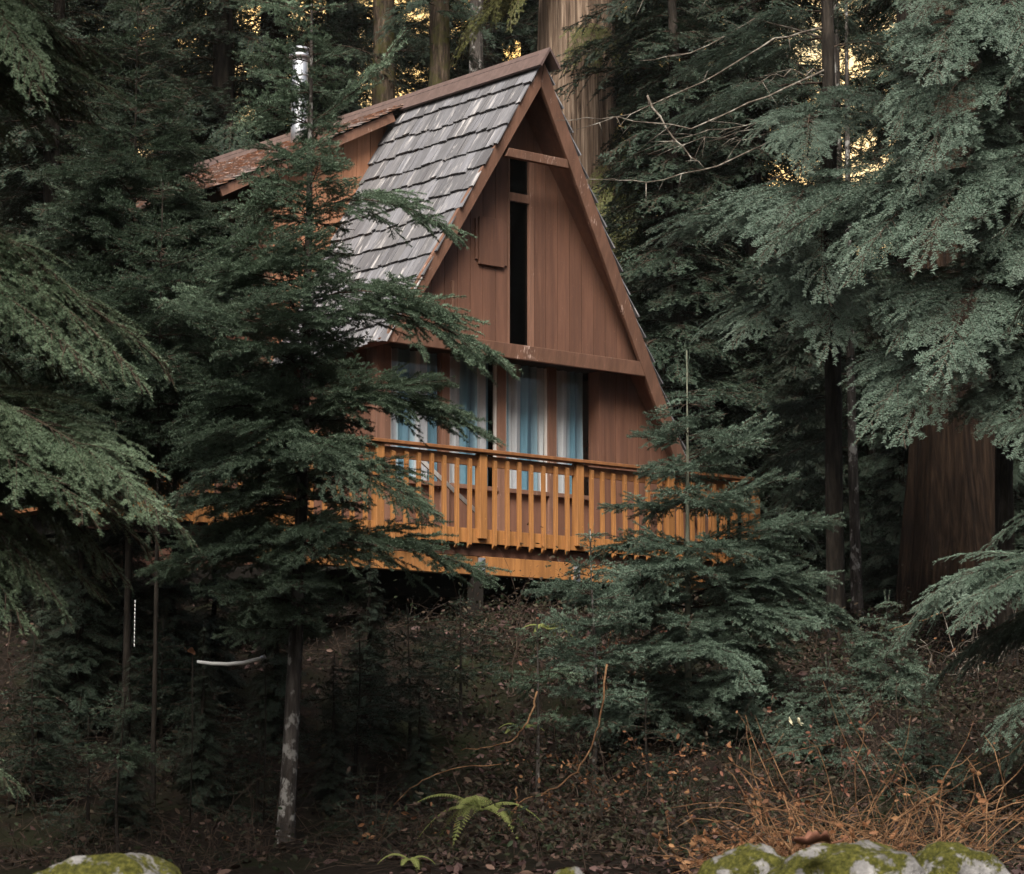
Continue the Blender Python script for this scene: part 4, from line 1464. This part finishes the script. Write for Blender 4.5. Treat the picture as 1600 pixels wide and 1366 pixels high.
# ------------------------------------------------------------------ big trunks
def big_trunk(px, D, w_px, H, label, cat, mat, seed, lean=0.0, flutes=6, name='cedar_tree', boughs=(), bmat='cedar', bkind='cedar', taper=0.6, group=None, rough=0.06):
    rr = random.Random(seed)
    g0 = at(px, 1232, D)
    base = np.array([g0[0], g0[1], float(ground(g0[0], g0[1])) - 0.2])
    r = w_px / 2 / F * D
    pts = [(lean * q / 20 * H, 0, H * q / 20) for q in range(21)]
    rad = [r * (1 - taper * q / 20) * (1 + 0.5 * max(0, 1 - q / 2.5)) for q in range(21)]
    tm = trunk_mesh(pts, rad, mat, seg=64 if flutes else 20, rough=rough, seed=seed, flutes=flutes, step=0.25)
    cm = None
    if boughs:
        cr = Crown()
        for (rx, ry, tx, ty, m0, dD, k) in boughs:
            root = at(rx, ry, D - r * 0.6) - base
            tip = at(tx, ty, D + dD) - base
            cr.to(root, tip, m0, bkind, k, roll=rr.uniform(-0.3, 0.3))
        cm = cr.mesh('crown', [M[bmat], M['twig']])
    return tree(name, label, cat, group, base, tm, cm)

HANG = []
for px, seed in ((592, 5), (682, 9)):
    rr = random.Random(seed)
    HANG.append([(px, y, px + s * rr.uniform(30, 110), y + rr.uniform(20, 90), rr.uniform(-0.1, 0.3), rr.uniform(-1.5, 0.5), k) for k, (y, s) in enumerate([(-60, 1), (-40, -1), (-10, 1), (10, -1), (30, -1), (55, 1), (70, -1), (20, 1)])])
big_trunk(915, 43.0, 150, 26, 'massive old cedar with pale fibrous bark rising behind the ridge end', 'cedar tree', M['barkc'], 81, lean=-0.012, flutes=9, boughs=[
    (930, 40, 890, 105, 0.2, -1.6, 0), (935, 50, 925, 110, 0.2, -1.8, 1), (950, 60, 985, 130, 0.1, -1.4, 2), (955, 260, 930, 365, 0.1, -1.8, 0), (965, 280, 985, 390, 0.1, -1.6, 1), (975, 310, 1010, 420, 0.1, -1.0, 2), (960, 200, 1000, 300, 0.1, -1.2, 2), (970, 330, 960, 430, 0.1, -1.9, 1),
    (900, -60, 720, 60, 0.0, -1.0, 0), (880, -40, 700, 95, 0.0, -1.2, 1), (880, -60, 790, 40, 0.1, -1.5, 2), (960, 20, 1040, 110, 0.1, -1.5, 0), (960, -40, 1010, 40, 0.1, -1.5, 1)])
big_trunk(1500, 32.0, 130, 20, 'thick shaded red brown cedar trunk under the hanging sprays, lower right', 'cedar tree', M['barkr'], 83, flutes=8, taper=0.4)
big_trunk(592, 50.0, 46, 24, 'moss flecked trunk behind the roof, beside the mottled fir', 'conifer', M['barkm'], 85, flutes=0, name='conifer_tree', rough=0.12, boughs=HANG[0], bmat='shaden', bkind='firfar')
big_trunk(682, 47.0, 44, 24, 'moss flecked straight trunk behind the middle of the ridge cap', 'conifer', M['barkm'], 87, flutes=0, name='conifer_tree', rough=0.12, boughs=HANG[1], bmat='shaden', bkind='firfar')
big_trunk(742, 52.0, 30, 24, 'thin grey trunk behind the ridge, left of the massive cedar', 'conifer', M['bark'], 89, flutes=0, name='conifer_tree')
big_trunk(1318, 42.0, 34, 24, 'slim grey trunk far behind the tall hemlock', 'conifer', M['bark'], 90, flutes=0, name='conifer_tree')

# ------------------------------------------------------------------ the forest behind: copies of four grown conifers
def bg_proto(seed, H, z0, reach, per_m, dens=1.0):
    rr = random.Random(seed)
    cr = Crown()
    z = H - 0.5
    var = 0
    while z > z0:
        a = rr.uniform(0, 2 * pi)
        f = (z - z0) / (H - z0)
        L = reach * (1 - f ** 1.3) * rr.uniform(0.55, 1.1) + 0.25
        cr.bough((0, 0, z), a, L, rr.uniform(-0.1, 0.35), L * rr.uniform(-0.5, -0.1), 'far', var, roll=rr.uniform(-0.25, 0.25), sway=rr.uniform(-0.2, 0.2))
        var += 1
        z -= 1 / per_m * rr.uniform(0.5, 1.5)
    cm = cr.mesh('crown', [M['shaden'], M['twig']])
    pts = [(0.05 * sin(q), 0.05 * cos(q * 1.3), H * q / 20) for q in range(21)]
    rad = [max(0.02, 0.017 * H * (1 - q / 20.5) ** 0.8) for q in range(21)]
    tm = trunk_mesh(pts, rad, M['barkshade'], seg=12, rough=0.07, seed=seed, step=0.4)
    return tm, cm
protos = [bg_proto(101, 22, 1.0, 3.0, 11), bg_proto(102, 18, 0.8, 2.6, 12), bg_proto(103, 26, 3.0, 3.3, 10), bg_proto(104, 14, 0.4, 2.2, 17)]
BG = [  # px, distance, proto, scale, label
    (40, 40, 0, 1.0, 'dark conifer behind the feathery hemlock boughs at the upper left'),
    (-60, 34, 3, 1.0, 'dark bushy conifer filling the left border behind the feathery boughs'),
    (330, 43, 1, 1.0, 'dark conifer behind the dormer eave'),
    (415, 50, 0, 1.1, 'dark conifer just left of the stovepipe'),
    (520, 55, 2, 1.1, 'distant conifer between the stovepipe and the first mossy trunk'),
    (770, 58, 1, 1.3, 'distant conifer behind the ridge, next to the thin grey trunk'),
    (840, 62, 2, 1.2, 'distant conifer behind the left flank of the massive cedar'),
    (1010, 47, 0, 1.0, 'dark conifer right of the massive cedar'),
    (1090, 41, 1, 1.1, 'hazy conifer behind the lichened dead branches'),
    (1170, 46, 2, 1.0, 'dark conifer behind the middle of the dead branches'),
    (1190, 37, 3, 0.95, 'low dark conifer behind the right end of the railing'),
    (1440, 37, 3, 1.0, 'low dark conifer behind the red brown cedar trunk'),
    (1550, 41, 0, 1.0, 'dark conifer behind the pale barked hemlock'),
    (1640, 38, 1, 1.0, 'dark conifer at the right border behind the hanging sprays'),
    (1480, 55, 1, 1.3, 'distant conifer between the pale barked hemlock and the bright gap'),
    (1060, 36.5, 3, 0.8, 'low dark conifer touching the lower right slope of the roof'),
    (60, 30, 3, 0.75, 'low dark conifer behind the lowest feathery bough'),
    (160, 58, 0, 1.2, 'far conifer seen through the upper left boughs'),
    (1420, 33, 3, 0.32, 'knee deep conifer filling dark shade on the bank between the mottled and the red brown trunks'),  # young conifers here were added to fill black shade under the right trees
    (1370, 35, 3, 0.4, 'young conifer filling dark shade behind the lower mottled trunk'),
    (1590, 33, 3, 0.4, 'young conifer filling dark shade right of the red brown trunk'),
    (1260, 35, 3, 0.4, 'dark young conifer just past the right end of the railing'),
    (330, 26.0, 3, 0.17, 'small dark conifer under the deck, behind the hose'),
    (190, 25.3, 3, 0.25, 'small dark conifer before the left end of the deck, behind the slender fir'),
    (120, 25.0, 3, 0.23, 'small dark conifer past the left end of the deck'),
    (265, 25.3, 3, 0.22, 'small dark conifer before the deck, behind the short dense fir'),
    (60, 23.3, 3, 0.15, 'low conifer filling dark shade at the far left of the bank, below the feathery boughs'),  # low conifers from here on were added to fill the black shade at left
    (315, 22.6, 3, 0.13, 'low conifer filling dark shade straight under the white hose'),
    (430, 24.4, 3, 0.17, 'low conifer filling dark shade behind the upper part of the bare mottled trunk'),
    (575, 25.2, 3, 0.16, 'low conifer filling dark shade under the left end of the carrying beam'),
    (200, 21.8, 3, 0.12, 'low conifer filling dark shade between the slender fir and the short dense fir'),
    (520, 22.4, 3, 0.11, 'low conifer filling dark shade close beside the bare mottled trunk'),
    (655, 22.8, 3, 0.1, 'low conifer filling dark shade behind the fern'),
    (90, 26.0, 3, 0.2, 'small dark conifer under the lowest feathery bough'),
    (1300, 58, 3, 0.6, 'far low conifer below the bright upper gap'),
    (0, 60, 2, 1.1, 'far conifer in the upper left corner'),
    (240, 60, 1, 1.2, 'far conifer between the slender fir and the dormer roof'),
    (950, 66, 1, 1.3, 'far conifer behind the right flank of the massive cedar'),
]
for i, (px, D, p, s, lb) in enumerate(BG):
    g0 = at(px, 1232, D)
    e = empty('conifer_tree', (g0[0], g0[1], float(ground(g0[0], g0[1])) - 0.2), R.uniform(0, 6.28), lb, 'conifer', 'dark conifers around and behind the cabin')
    e.scale = (s, s, s)
    link('trunk', protos[p][0], e)
    link('crown', protos[p][1], e)

# unseen conifer mass behind and beside the viewer, added to block low sky light
def surround():
    rr = np.random.default_rng(77)
    V, T = [], []
    n = 0
    spots = []
    for k in range(70):
        a = radians(rr.uniform(70, 290))
        d = rr.uniform(19, 40)
        spots.append((d * sin(a), d * cos(a) + 8))
    cV, cT = [], []
    for (x, y) in spots:
        H = rr.uniform(13, 20)
        m = 900
        z = H * (1 - rr.random(m) ** 0.6 * 0.97)
        r = (0.4 + 2.6 * (1 - z / H)) * rr.uniform(0.2, 1.0, m)
        a = rr.uniform(0, 2 * pi, m)
        L = rr.uniform(0.4, 1.1, m)
        g = float(ground(x, y))
        c = np.stack([x + r * np.cos(a), y + r * np.sin(a), g + z], 1)
        d = np.stack([np.cos(a), np.sin(a), rr.uniform(-0.7, 0.1, m)], 1)
        s = np.stack([-np.sin(a), np.cos(a), rr.uniform(-0.3, 0.3, m)], 1)
        w = L * rr.uniform(0.25, 0.5, m)
        P = np.stack([c - s * w[:, None], c + s * w[:, None], c + d * L[:, None]], 1)
        cV.append(P.reshape(-1, 3)); cT.append(n + np.arange(m * 3).reshape(-1, 3)); n += m * 3
    o = link('sky_block_forest', tri_mesh('sky_block_forest', np.concatenate(cV), np.concatenate(cT), M['shaden']))
    tag(o, kind='stuff')
surround()

# ------------------------------------------------------------------ rocks in front
def rock(name, label, c, sx, sy, sz, seed, rot=0.0):
    bm = bmesh.new()
    bmesh.ops.create_icosphere(bm, subdivisions=5, radius=1.0)
    from mathutils import noise as mn
    for v in bm.verts:
        p = v.co
        d = 1 + 0.22 * mn.noise(p * 1.1 + Vector((seed, 0, 0))) + 0.09 * mn.noise(p * 2.9 + Vector((0, seed, 0))) + 0.04 * mn.noise(p * 7) + 0.018 * mn.noise(p * 19)
        v.co = Vector((p.x * sx * d, p.y * sy * d, p.z * sz * d))
    me = bpy.data.meshes.new(name)
    bm.to_mesh(me); bm.free()
    for q in me.polygons:
        q.use_smooth = True
    me.materials.append(M['rock'])
    o = link(name, me, None, c)
    o.rotation_euler = (0, 0, rot)
    return tag(o, label, 'rock')
D_ = 12.5
def rock_px(label, x0, x1, ytop, D, seed, hz=0.35, name='mossy_rock'):
    a, b = at(x0, ytop, D), at(x1, ytop, D)
    sx = (b[0] - a[0]) / 2
    return rock(name, label, ((a[0] + b[0]) / 2, D, a[2] - hz), sx * 1.0, sx * 0.8, hz, seed)
rock_px('broad rock under yellow green moss with a curled brown leaf on top, lower right', 1160, 1480, 1312, 12.5, 1.7)
rock_px('pale bare rock left of the broad mossy one', 1085, 1260, 1322, 13.2, 4.2, 0.25)
rock_px('moss and lichen covered rock right of the broad mossy one', 1400, 1570, 1318, 13.4, 8.9, 0.22)
rock_px('rock with moss and white lichen patches in the lower left corner', 45, 320, 1334, 12.0, 12.3, 0.3)
rock_px('small moss topped rock peeping over the bottom edge in the middle', 845, 930, 1358, 12.4, 15.1, 0.15)

# ------------------------------------------------------------------ leaves as curled little sheets
def leaf_tris(n, pos, size, rng, flat=0.5):
    """n curled leaves, each 4 quads -> 8 triangles"""
    u = np.array([-1, -0.3, 0.4, 1.0]); wv = np.array([0.12, 0.48, 0.42, 0.02])
    V, T = [], []
    a = rng.uniform(0, 2 * pi, n); tilt = rng.normal(0, flat, n); tilt2 = rng.normal(0, flat, n); curl = rng.uniform(0.1, 0.7, n)
    for k in range(4):
        for s in (-1, 0, 1):
            x = u[k] * size; y = s * wv[k] * size; z = (abs(s) * wv[k] * curl + curl * 0.3 * u[k] ** 2) * size
            x1 = x * np.cos(tilt) - z * np.sin(tilt); z1 = x * np.sin(tilt) + z * np.cos(tilt)
            y1 = y * np.cos(tilt2) - z1 * np.sin(tilt2); z2 = y * np.sin(tilt2) + z1 * np.cos(tilt2)
            V.append(np.stack([pos[:, 0] + x1 * np.cos(a) - y1 * np.sin(a), pos[:, 1] + x1 * np.sin(a) + y1 * np.cos(a), pos[:, 2] + z2], 1))
    V = np.stack(V, 1)
    b = (np.arange(n) * 12)[:, None]
    for k in range(3):
        for s in range(2):
            q = k * 3 + s
            T.append(b + np.array([q, q + 3, q + 4])); T.append(b + np.array([q, q + 4, q + 1]))
    return V.reshape(-1, 3), np.concatenate(T)

n = 15000
x = NR.uniform(-6.5, 6.5, n); y = NR.uniform(17, 33, n)
kp = NR.random(n) < np.clip(0.12 + (x + 1.1) * 0.9, 0.12, 1) * np.where((x > 1.2) & (y > 20), 0.35, 1)      # leaves thinned at left and right so dark soil stands in for shade
x, y = x[kp], y[kp]; n = len(x)
pos = np.stack([x, y, ground(x, y) + 0.02], 1)
V, T = leaf_tris(n, pos, NR.uniform(0.02, 0.055, n), NR, 0.6)
o = link('leaf_litter', tri_mesh('leaf_litter', V, T, M['litter'], smooth=True))
tag(o, kind='stuff')

# twigs and sticks lying about
def sticks(name, n, xr, yr, lr, r, mat, rise):
    mb = MB()
    for i in range(n):
        x, y = R.uniform(*xr), R.uniform(*yr)
        a = R.uniform(0, 2 * pi); l = R.uniform(*lr)
        h = rise * abs(R.gauss(0, 1))
        dr = R.uniform(0.4, 1.2)
        pts = []
        for k in range(5):
            t = k / 4
            xx, yy = x + cos(a) * l * t, y + sin(a) * l * t
            pts.append((xx + R.gauss(0, .012), yy + R.gauss(0, .012), float(ground(xx, yy)) + 0.02 + h * (1.4 * t - dr * t * t) + R.gauss(0, .01)))
        rr_ = r * R.uniform(0.5, 1.2)
        mb.tube(pts, np.linspace(rr_, rr_ * 0.35, 5), 4, cap=False)
    o = mb.build(name, M[mat])
    tag(o, kind='stuff')
sticks('twig_litter', 420, (-5.5, 5.5), (17.5, 30), (0.12, 0.6), 0.005, 'twig', 0.03)
sticks('undergrowth_twigs', 3200, (-5.5, 5.5), (18.5, 30.5), (0.15, 0.7), 0.0035, 'twig', 0.35)
n = 42000
x = NR.uniform(-5.5, 5.5, n); y = NR.uniform(18.5, 31, n)
kp = NR.random(n) < np.clip(0.2 + (x + 1.1) * 0.9, 0.2, 1)  # thinned at the left too, bare dark ground standing in for shade
x, y = x[kp], y[kp]; n = len(x)
clump = np.sin(x * 2.1 + 1) * np.sin(y * 1.7) + 0.6 * np.sin(x * 5.3 + y * 3.1)
h = np.abs(NR.normal(0, 1, n)) * np.clip(0.16 + 0.16 * clump, 0.03, 0.5)
pos = np.stack([x, y, ground(x, y) + 0.02 + h], 1)
V, T = leaf_tris(n, pos, NR.uniform(0.012, 0.034, n), NR, 0.8)
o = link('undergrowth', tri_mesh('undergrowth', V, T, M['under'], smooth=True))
tag(o, kind='stuff')

# ------------------------------------------------------------------ brambles: tan arching canes and dry leaves
def bramble(label, D, roots, ncanes, seed, span, hgt, leafmat, nleaf, rad=0.008, stem='tanstem', leafsize=(0.014, 0.034), droop=1.0, name='bramble_bush'):
    rr = random.Random(seed)
    e0 = at((roots[0][0] + roots[-1][0]) / 2, roots[0][1], D)
    e = empty(name, (e0[0], e0[1], float(ground(e0[0], e0[1]))), 0, label, 'bush')
    base = np.array(e.location)
    mb = MB()
    tips = []
    for i in range(ncanes):
        rp = rr.choice(roots)
        w = at(rp[0] + rr.gauss(0, 22), rp[1], D + rr.gauss(0, 0.45))
        r0 = np.array([w[0], w[1], float(ground(w[0], w[1]))]) - base
        a = rr.uniform(0, 2 * pi)
        reach = abs(rr.gauss(0, span)) + span * 0.3 * droop; h = hgt * rr.uniform(0.3, 1.05)
        dr = (rr.uniform(0.6, 1.25) if rr.random() < 0.7 else rr.uniform(0, 0.6)) * droop
        pts = []
        wv = rr.gauss(0, 0.12)
        for k in range(9):
            t = k / 8
            pts.append(r0 + np.array([cos(a) * reach * t + wv * sin(t * 3), sin(a) * reach * t * 0.7, h * (1.35 * t - dr * 0.85 * t * t)]) + np.array([rr.gauss(0, .012), rr.gauss(0, .012), rr.gauss(0, .008)]))
        pts = [p if p[2] > 0 else np.array([p[0], p[1], 0.01]) for p in pts]
        r_ = rad * rr.uniform(0.6, 1.2)
        mb.tube(pts, np.linspace(r_, r_ * 0.3, 9), 5)
        tips += pts[3:]
        if rr.random() < 0.7:
            k = rr.randint(3, 6)
            d = np.array([rr.gauss(0, .25), rr.gauss(0, .2), rr.gauss(0.05, .15)])
            q = [pts[k] + d * t + np.array([0, 0, -0.12 * t * t]) for t in (0, .35, .7, 1)]
            mb.tube(q, np.linspace(r_ * 0.6, r_ * 0.2, 4), 4)
            tips += q[1:]
    link('stem', mb.mesh('stem', M[stem]), e)
    if nleaf:
        pos = np.array([rr.choice(tips) for _ in range(nleaf)]) + np.random.default_rng(seed).normal(0, 0.02, (nleaf, 3))
        V, T = leaf_tris(nleaf, pos, np.random.default_rng(seed + 1).uniform(*leafsize, nleaf), np.random.default_rng(seed), 1.0)
        o = link('dry_leaf', tri_mesh('dry_leaf', V, T, M[leafmat], smooth=True), e)
        tag(o, kind='stuff')
    return e
bramble('tangle of tan arching bramble canes behind the broad mossy rock', 17.5, [(1250, 1290), (1300, 1290), (1350, 1290), (1400, 1290), (1450, 1290), (1490, 1290)], 140, 201, 0.6, 1.15, 'dryleaf', 170, 0.0055)
bramble('low bramble clump thick with dry brown leaves, left of the tan canes', 17.8, [(1130, 1300), (1180, 1300), (1230, 1300), (1260, 1300)], 80, 203, 0.32, 0.55, 'dryleaf', 700, 0.005)
bramble('leafless shrub with red brown leaves before the deck beam', 26.0, [(945, 960), (985, 960), (1005, 960)], 16, 205, 0.28, 1.0, 'redleaf', 170, 0.008, 'tanstem', (0.016, 0.036), 0.4, 'dry_shrub')
bramble('bare twiggy shrub in front of the second beam bracket', 26.5, [(790, 930), (840, 930)], 12, 207, 0.3, 1.0, 'redleaf', 10, 0.008, 'twig', (0.014, 0.03), 0.3, 'dry_shrub')
bramble('dead brush on the bank under the red brown cedar trunk', 27.0, [(1390, 980), (1450, 960), (1530, 960)], 18, 209, 0.5, 0.9, 'dryleaf', 20, 0.008, 'deadtwig', (0.014, 0.03), 0.5, 'dry_shrub')
bramble('brush with dead leaves right of the young fir, above the tan canes', 22.0, [(1180, 1180), (1250, 1180), (1330, 1180)], 30, 211, 0.4, 0.8, 'redleaf', 220, 0.006, 'twig', (0.014, 0.03), 0.5, 'dry_shrub')
bramble('dry undergrowth below the small sapling, full of brown leaves', 22.5, [(830, 1180), (900, 1170), (980, 1200), (1050, 1220)], 26, 213, 0.4, 0.6, 'dryleaf', 300, 0.006, 'twig', (0.014, 0.03), 0.6, 'dry_shrub')
bramble('thin twigs in the shade between the fern and the mottled trunk', 20.5, [(560, 1320), (620, 1310), (680, 1310)], 14, 215, 0.5, 0.5, 'dryleaf', 25, 0.006, 'twig', (0.02, 0.04), 0.8, 'dry_shrub')

# ------------------------------------------------------------------ curved bare vines on the bank
def vine(label, pts, D, r):
    W3 = np.array([at(a, b, D + c) for a, b, c in pts])
    t = np.linspace(0, len(W3) - 1, (len(W3) - 1) * 6 + 1)
    P = np.stack([np.interp(t, np.arange(len(W3)), W3[:, c]) for c in range(3)], 1)
    for _ in range(6):
        P[1:-1] = (P[:-2] + 2 * P[1:-1] + P[2:]) / 4
    P += np.random.default_rng(int(pts[0][0])).normal(0, 0.006, P.shape)
    mb = MB(); mb.tube(P - P[0], np.linspace(r, r * 0.45, len(P)), 7)
    o = mb.build('vine', M['tanstem'], None, loc=tuple(P[0]))
    return tag(o, label, 'vine')
vine('bare curved vine bending down to the left above the fern', [(838, 1080, 0), (828, 1125, 0), (805, 1155, 0), (770, 1168, .1), (720, 1172, .2)], 22, 0.009)
vine('long bare vine that bows under the young fir toward the fern', [(948, 1040, 0), (940, 1120, 0), (915, 1190, 0), (870, 1235, -.1), (810, 1250, -.2), (780, 1300, -.3), (776, 1325, -.3)], 21.5, 0.009)
vine('forked bare stem standing beside the fern', [(806, 1230, 0), (808, 1260, 0), (795, 1300, 0), (778, 1330, 0)], 20.8, 0.008)
vine('thin loop of vine arching over the dark ground left of the fern', [(780, 1195, 0), (700, 1200, 0), (640, 1230, 0), (600, 1280, 0), (590, 1330, 0)], 21, 0.0045)
vine('pale dead branch reaching up over the broad low bough', [(1580, 880, .4), (1500, 945, 0), (1440, 970, 0), (1390, 985, 0)], 24.5, 0.009)

# ------------------------------------------------------------------ ferns
def fern(label, px, py, D, fr, seed, size):
    rr = random.Random(seed)
    w = at(px, py, D)
    e = empty('fern', tuple(w), 0, label, 'fern')
    for f in range(fr):
        a = f * 2 * pi / fr + rr.uniform(-0.3, 0.3)
        L = size * rr.uniform(0.7, 1.1)
        rise = rr.uniform(0.5, 1.0); dr = rr.uniform(1.0, 1.6)
        V, T = [], []
        sp = []
        for k in range(25):
            t = k / 24
            sp.append(np.array([cos(a) * L * t, sin(a) * L * t, L * (rise * t - dr * 0.75 * t * t)]))
        mb = MB(); mb.tube(sp, np.linspace(0.004, 0.0012, 25), 4)
        for k in range(3, 24):
            t = k / 24
            pl = L * 0.26 * (1 - t) ** 0.75 * min(1, t * 5) + 0.008
            tg = _n(sp[min(24, k + 1)] - sp[k - 1])
            s_ = _n(np.cross(tg, [0, 0, 1]))
            for sg in (-1, 1):
                d = _n(s_ * sg + tg * 0.35 + np.array([0, 0, -0.25]))
                nsub = 7
                for j in range(nsub):
                    q = j / nsub
                    p = sp[k] + d * pl * q
                    wd = L * 0.02 * (1 - q) + 0.003
                    n_ = _n(np.cross(d, s_) + np.array([0, 0, .01]))
                    for g2 in (-1, 1):
                        tip = p + tg * g2 * wd * 1.3 + d * wd * 0.6
                        mb.poly([p, p + d * pl / nsub * 0.9, tip], [(0, 1, 2)])
        me = mb.mesh('frond', M['fern'])
        link('frond', me, e)
    return e
fern('yellow green fern beside the forked bare stem, low in the middle', 752, 1268, 20.6, 11, 301, 0.48)
fern('yellowing fern under the deck beam, beside the small sapling', 858, 985, 25.5, 6, 303, 0.3)
fern('small dull fern on the litter above the bowed vine', 815, 1140, 23.2, 6, 305, 0.22)
fern('low fern in the shade at the bottom, left of the seedling', 640, 1345, 18.5, 6, 307, 0.22)

# ------------------------------------------------------------------ single leaves
def leaf_obj(name, label, c, size, mat, rot, curl=0.25, lobes=0):
    n, mm = 22, 9
    V, Fc = [], []
    for i in range(n):
        u = i / (n - 1)
        w = sin(pi * u ** 0.75) ** 0.8 * 0.42
        if lobes:
            w *= 0.72 + 0.28 * abs(sin(u * pi * lobes))
        for j in range(mm):
            s = (j / (mm - 1) - 0.5) * 2
            V.append(((u - 0.5) * size, s * w * size, (curl * (s * w * 2) ** 2 + 0.12 * sin(u * 7 + s) * 0.4 + curl * 0.5 * (u - 0.5) ** 2) * size))
    for i in range(n - 1):
        for j in range(mm - 1):
            q = i * mm + j
            Fc.append((q, q + mm, q + mm + 1, q + 1))
    mb = MB(); mb.v, mb.f, mb.s, mb.uv = V, Fc, [True] * len(Fc), [[(0, 0)] * 4] * len(Fc)
    mb.tube([(-0.5 * size, 0, 0.02 * size), (-0.75 * size, 0.05 * size, 0.1 * size), (-0.95 * size, 0.02 * size, 0.22 * size)], 0.012 * size, 5)
    o = mb.build(name, mat, None, loc=tuple(c))
    o.rotation_euler = rot
    so = o.modifiers.new('thickness', 'SOLIDIFY'); so.thickness = 0.0015
    return tag(o, label, 'leaf')
leaf_obj('dead_leaf', 'large curled red brown leaf lying on the broad mossy rock', at(1268, 1318, 12.15), 0.18, M['redleaf'], (0.12, -0.05, pi + 0.1), 0.5, 3)
leaf_obj('pale_leaf', 'pale cream leaf hanging over the tan bramble canes', at(1235, 1128, 17.2), 0.075, M['palleaf'], (1.2, 0.2, 1.2), 0.2)
leaf_obj('pale_leaf', 'pale cream leaf touching its twin over the bramble canes, the right one', at(1248, 1128, 17.2), 0.07, M['palleaf'], (1.2, -0.3, 1.7), 0.2)

# ------------------------------------------------------------------ white hose and hanging cord in the dark, left
pts = [(308, 1034, 0), (330, 1037, 0), (355, 1038, 0), (380, 1036, 0), (400, 1031, 0), (410, 1028, 0)]
W3 = np.array([at(a, b, 22) for a, b, _ in pts])
e = empty('hose', tuple(W3[0]), 0, 'white sagging hose hung across the dark gap under the firs', 'hose')
mb = MB(); mb.tube(W3 - W3[0], [0.013, 0.016, 0.017, 0.018, 0.018, 0.014], 10)
link('tube', mb.mesh('tube', M['white']), e)
mb = MB(); mb.tube([W3[-1] - W3[0] - np.array([.01, 0, 0.004]), W3[-1] - W3[0] + np.array([.025, 0, .012])], 0.02, 10)
link('end_cap', mb.mesh('end_cap', M['metal']), e)
# stakes that carry it
a, b = at(300, 1030, 22), at(414, 1026, 22)
for k, (p, lb) in enumerate(((a, 'thin dark stake carrying the looped end of the white hose'), (b, 'thin dark stake carrying the capped end of the white hose'))):
    gz = float(ground(p[0], 22.0))
    mb = MB(); mb.tube([(0, 0, gz - p[2] - 0.1), (0.01, 0, (gz - p[2]) / 2), (0, 0, 0.06)], [0.008, 0.007, 0.006], 6)
    o = mb.build('stake', M['barkshade'], None, loc=(p[0], p[1] + 0.03, p[2]))
    tag(o, lb, 'stake')
leaf_obj('dead_leaf', 'curled tan leaf caught at the loose end of the white hose', at(299, 1020, 22), 0.08, M['dryleaf'], (1.0, 0.4, 0.5), 0.5)
p0, p1 = at(211, 938, 22), at(211, 1012, 22)
mb = MB()
for k in range(12):
    t0, t1 = k / 12, (k + 0.8) / 12
    mb.tube([(0, 0, (p1 - p0)[2] * t0), (0.002, 0, (p1 - p0)[2] * t1)], 0.004, 6)
o = mb.build('cord', M['white'], None, loc=tuple(p0))
tag(o, 'thin pale beaded cord hanging in the dark under the slender fir', 'cord')

# ------------------------------------------------------------------ thin evening haze between the trees
mb = MB(); mb.box(-70, 70, -45, 160, -4, 62)
m = bpy.data.materials.new('thin_haze'); m.use_nodes = True
t = m.node_tree
for q in list(t.nodes):
    t.nodes.remove(q)
out = t.nodes.new('ShaderNodeOutputMaterial'); v = t.nodes.new('ShaderNodeVolumePrincipled')
v.inputs['Density'].default_value = HAZE
v.inputs['Color'].default_value = (0.86, 0.93, 0.95, 1)
t.links.new(v.outputs[0], out.inputs['Volume'])
o = mb.build('haze', m); tag(o, kind='stuff')
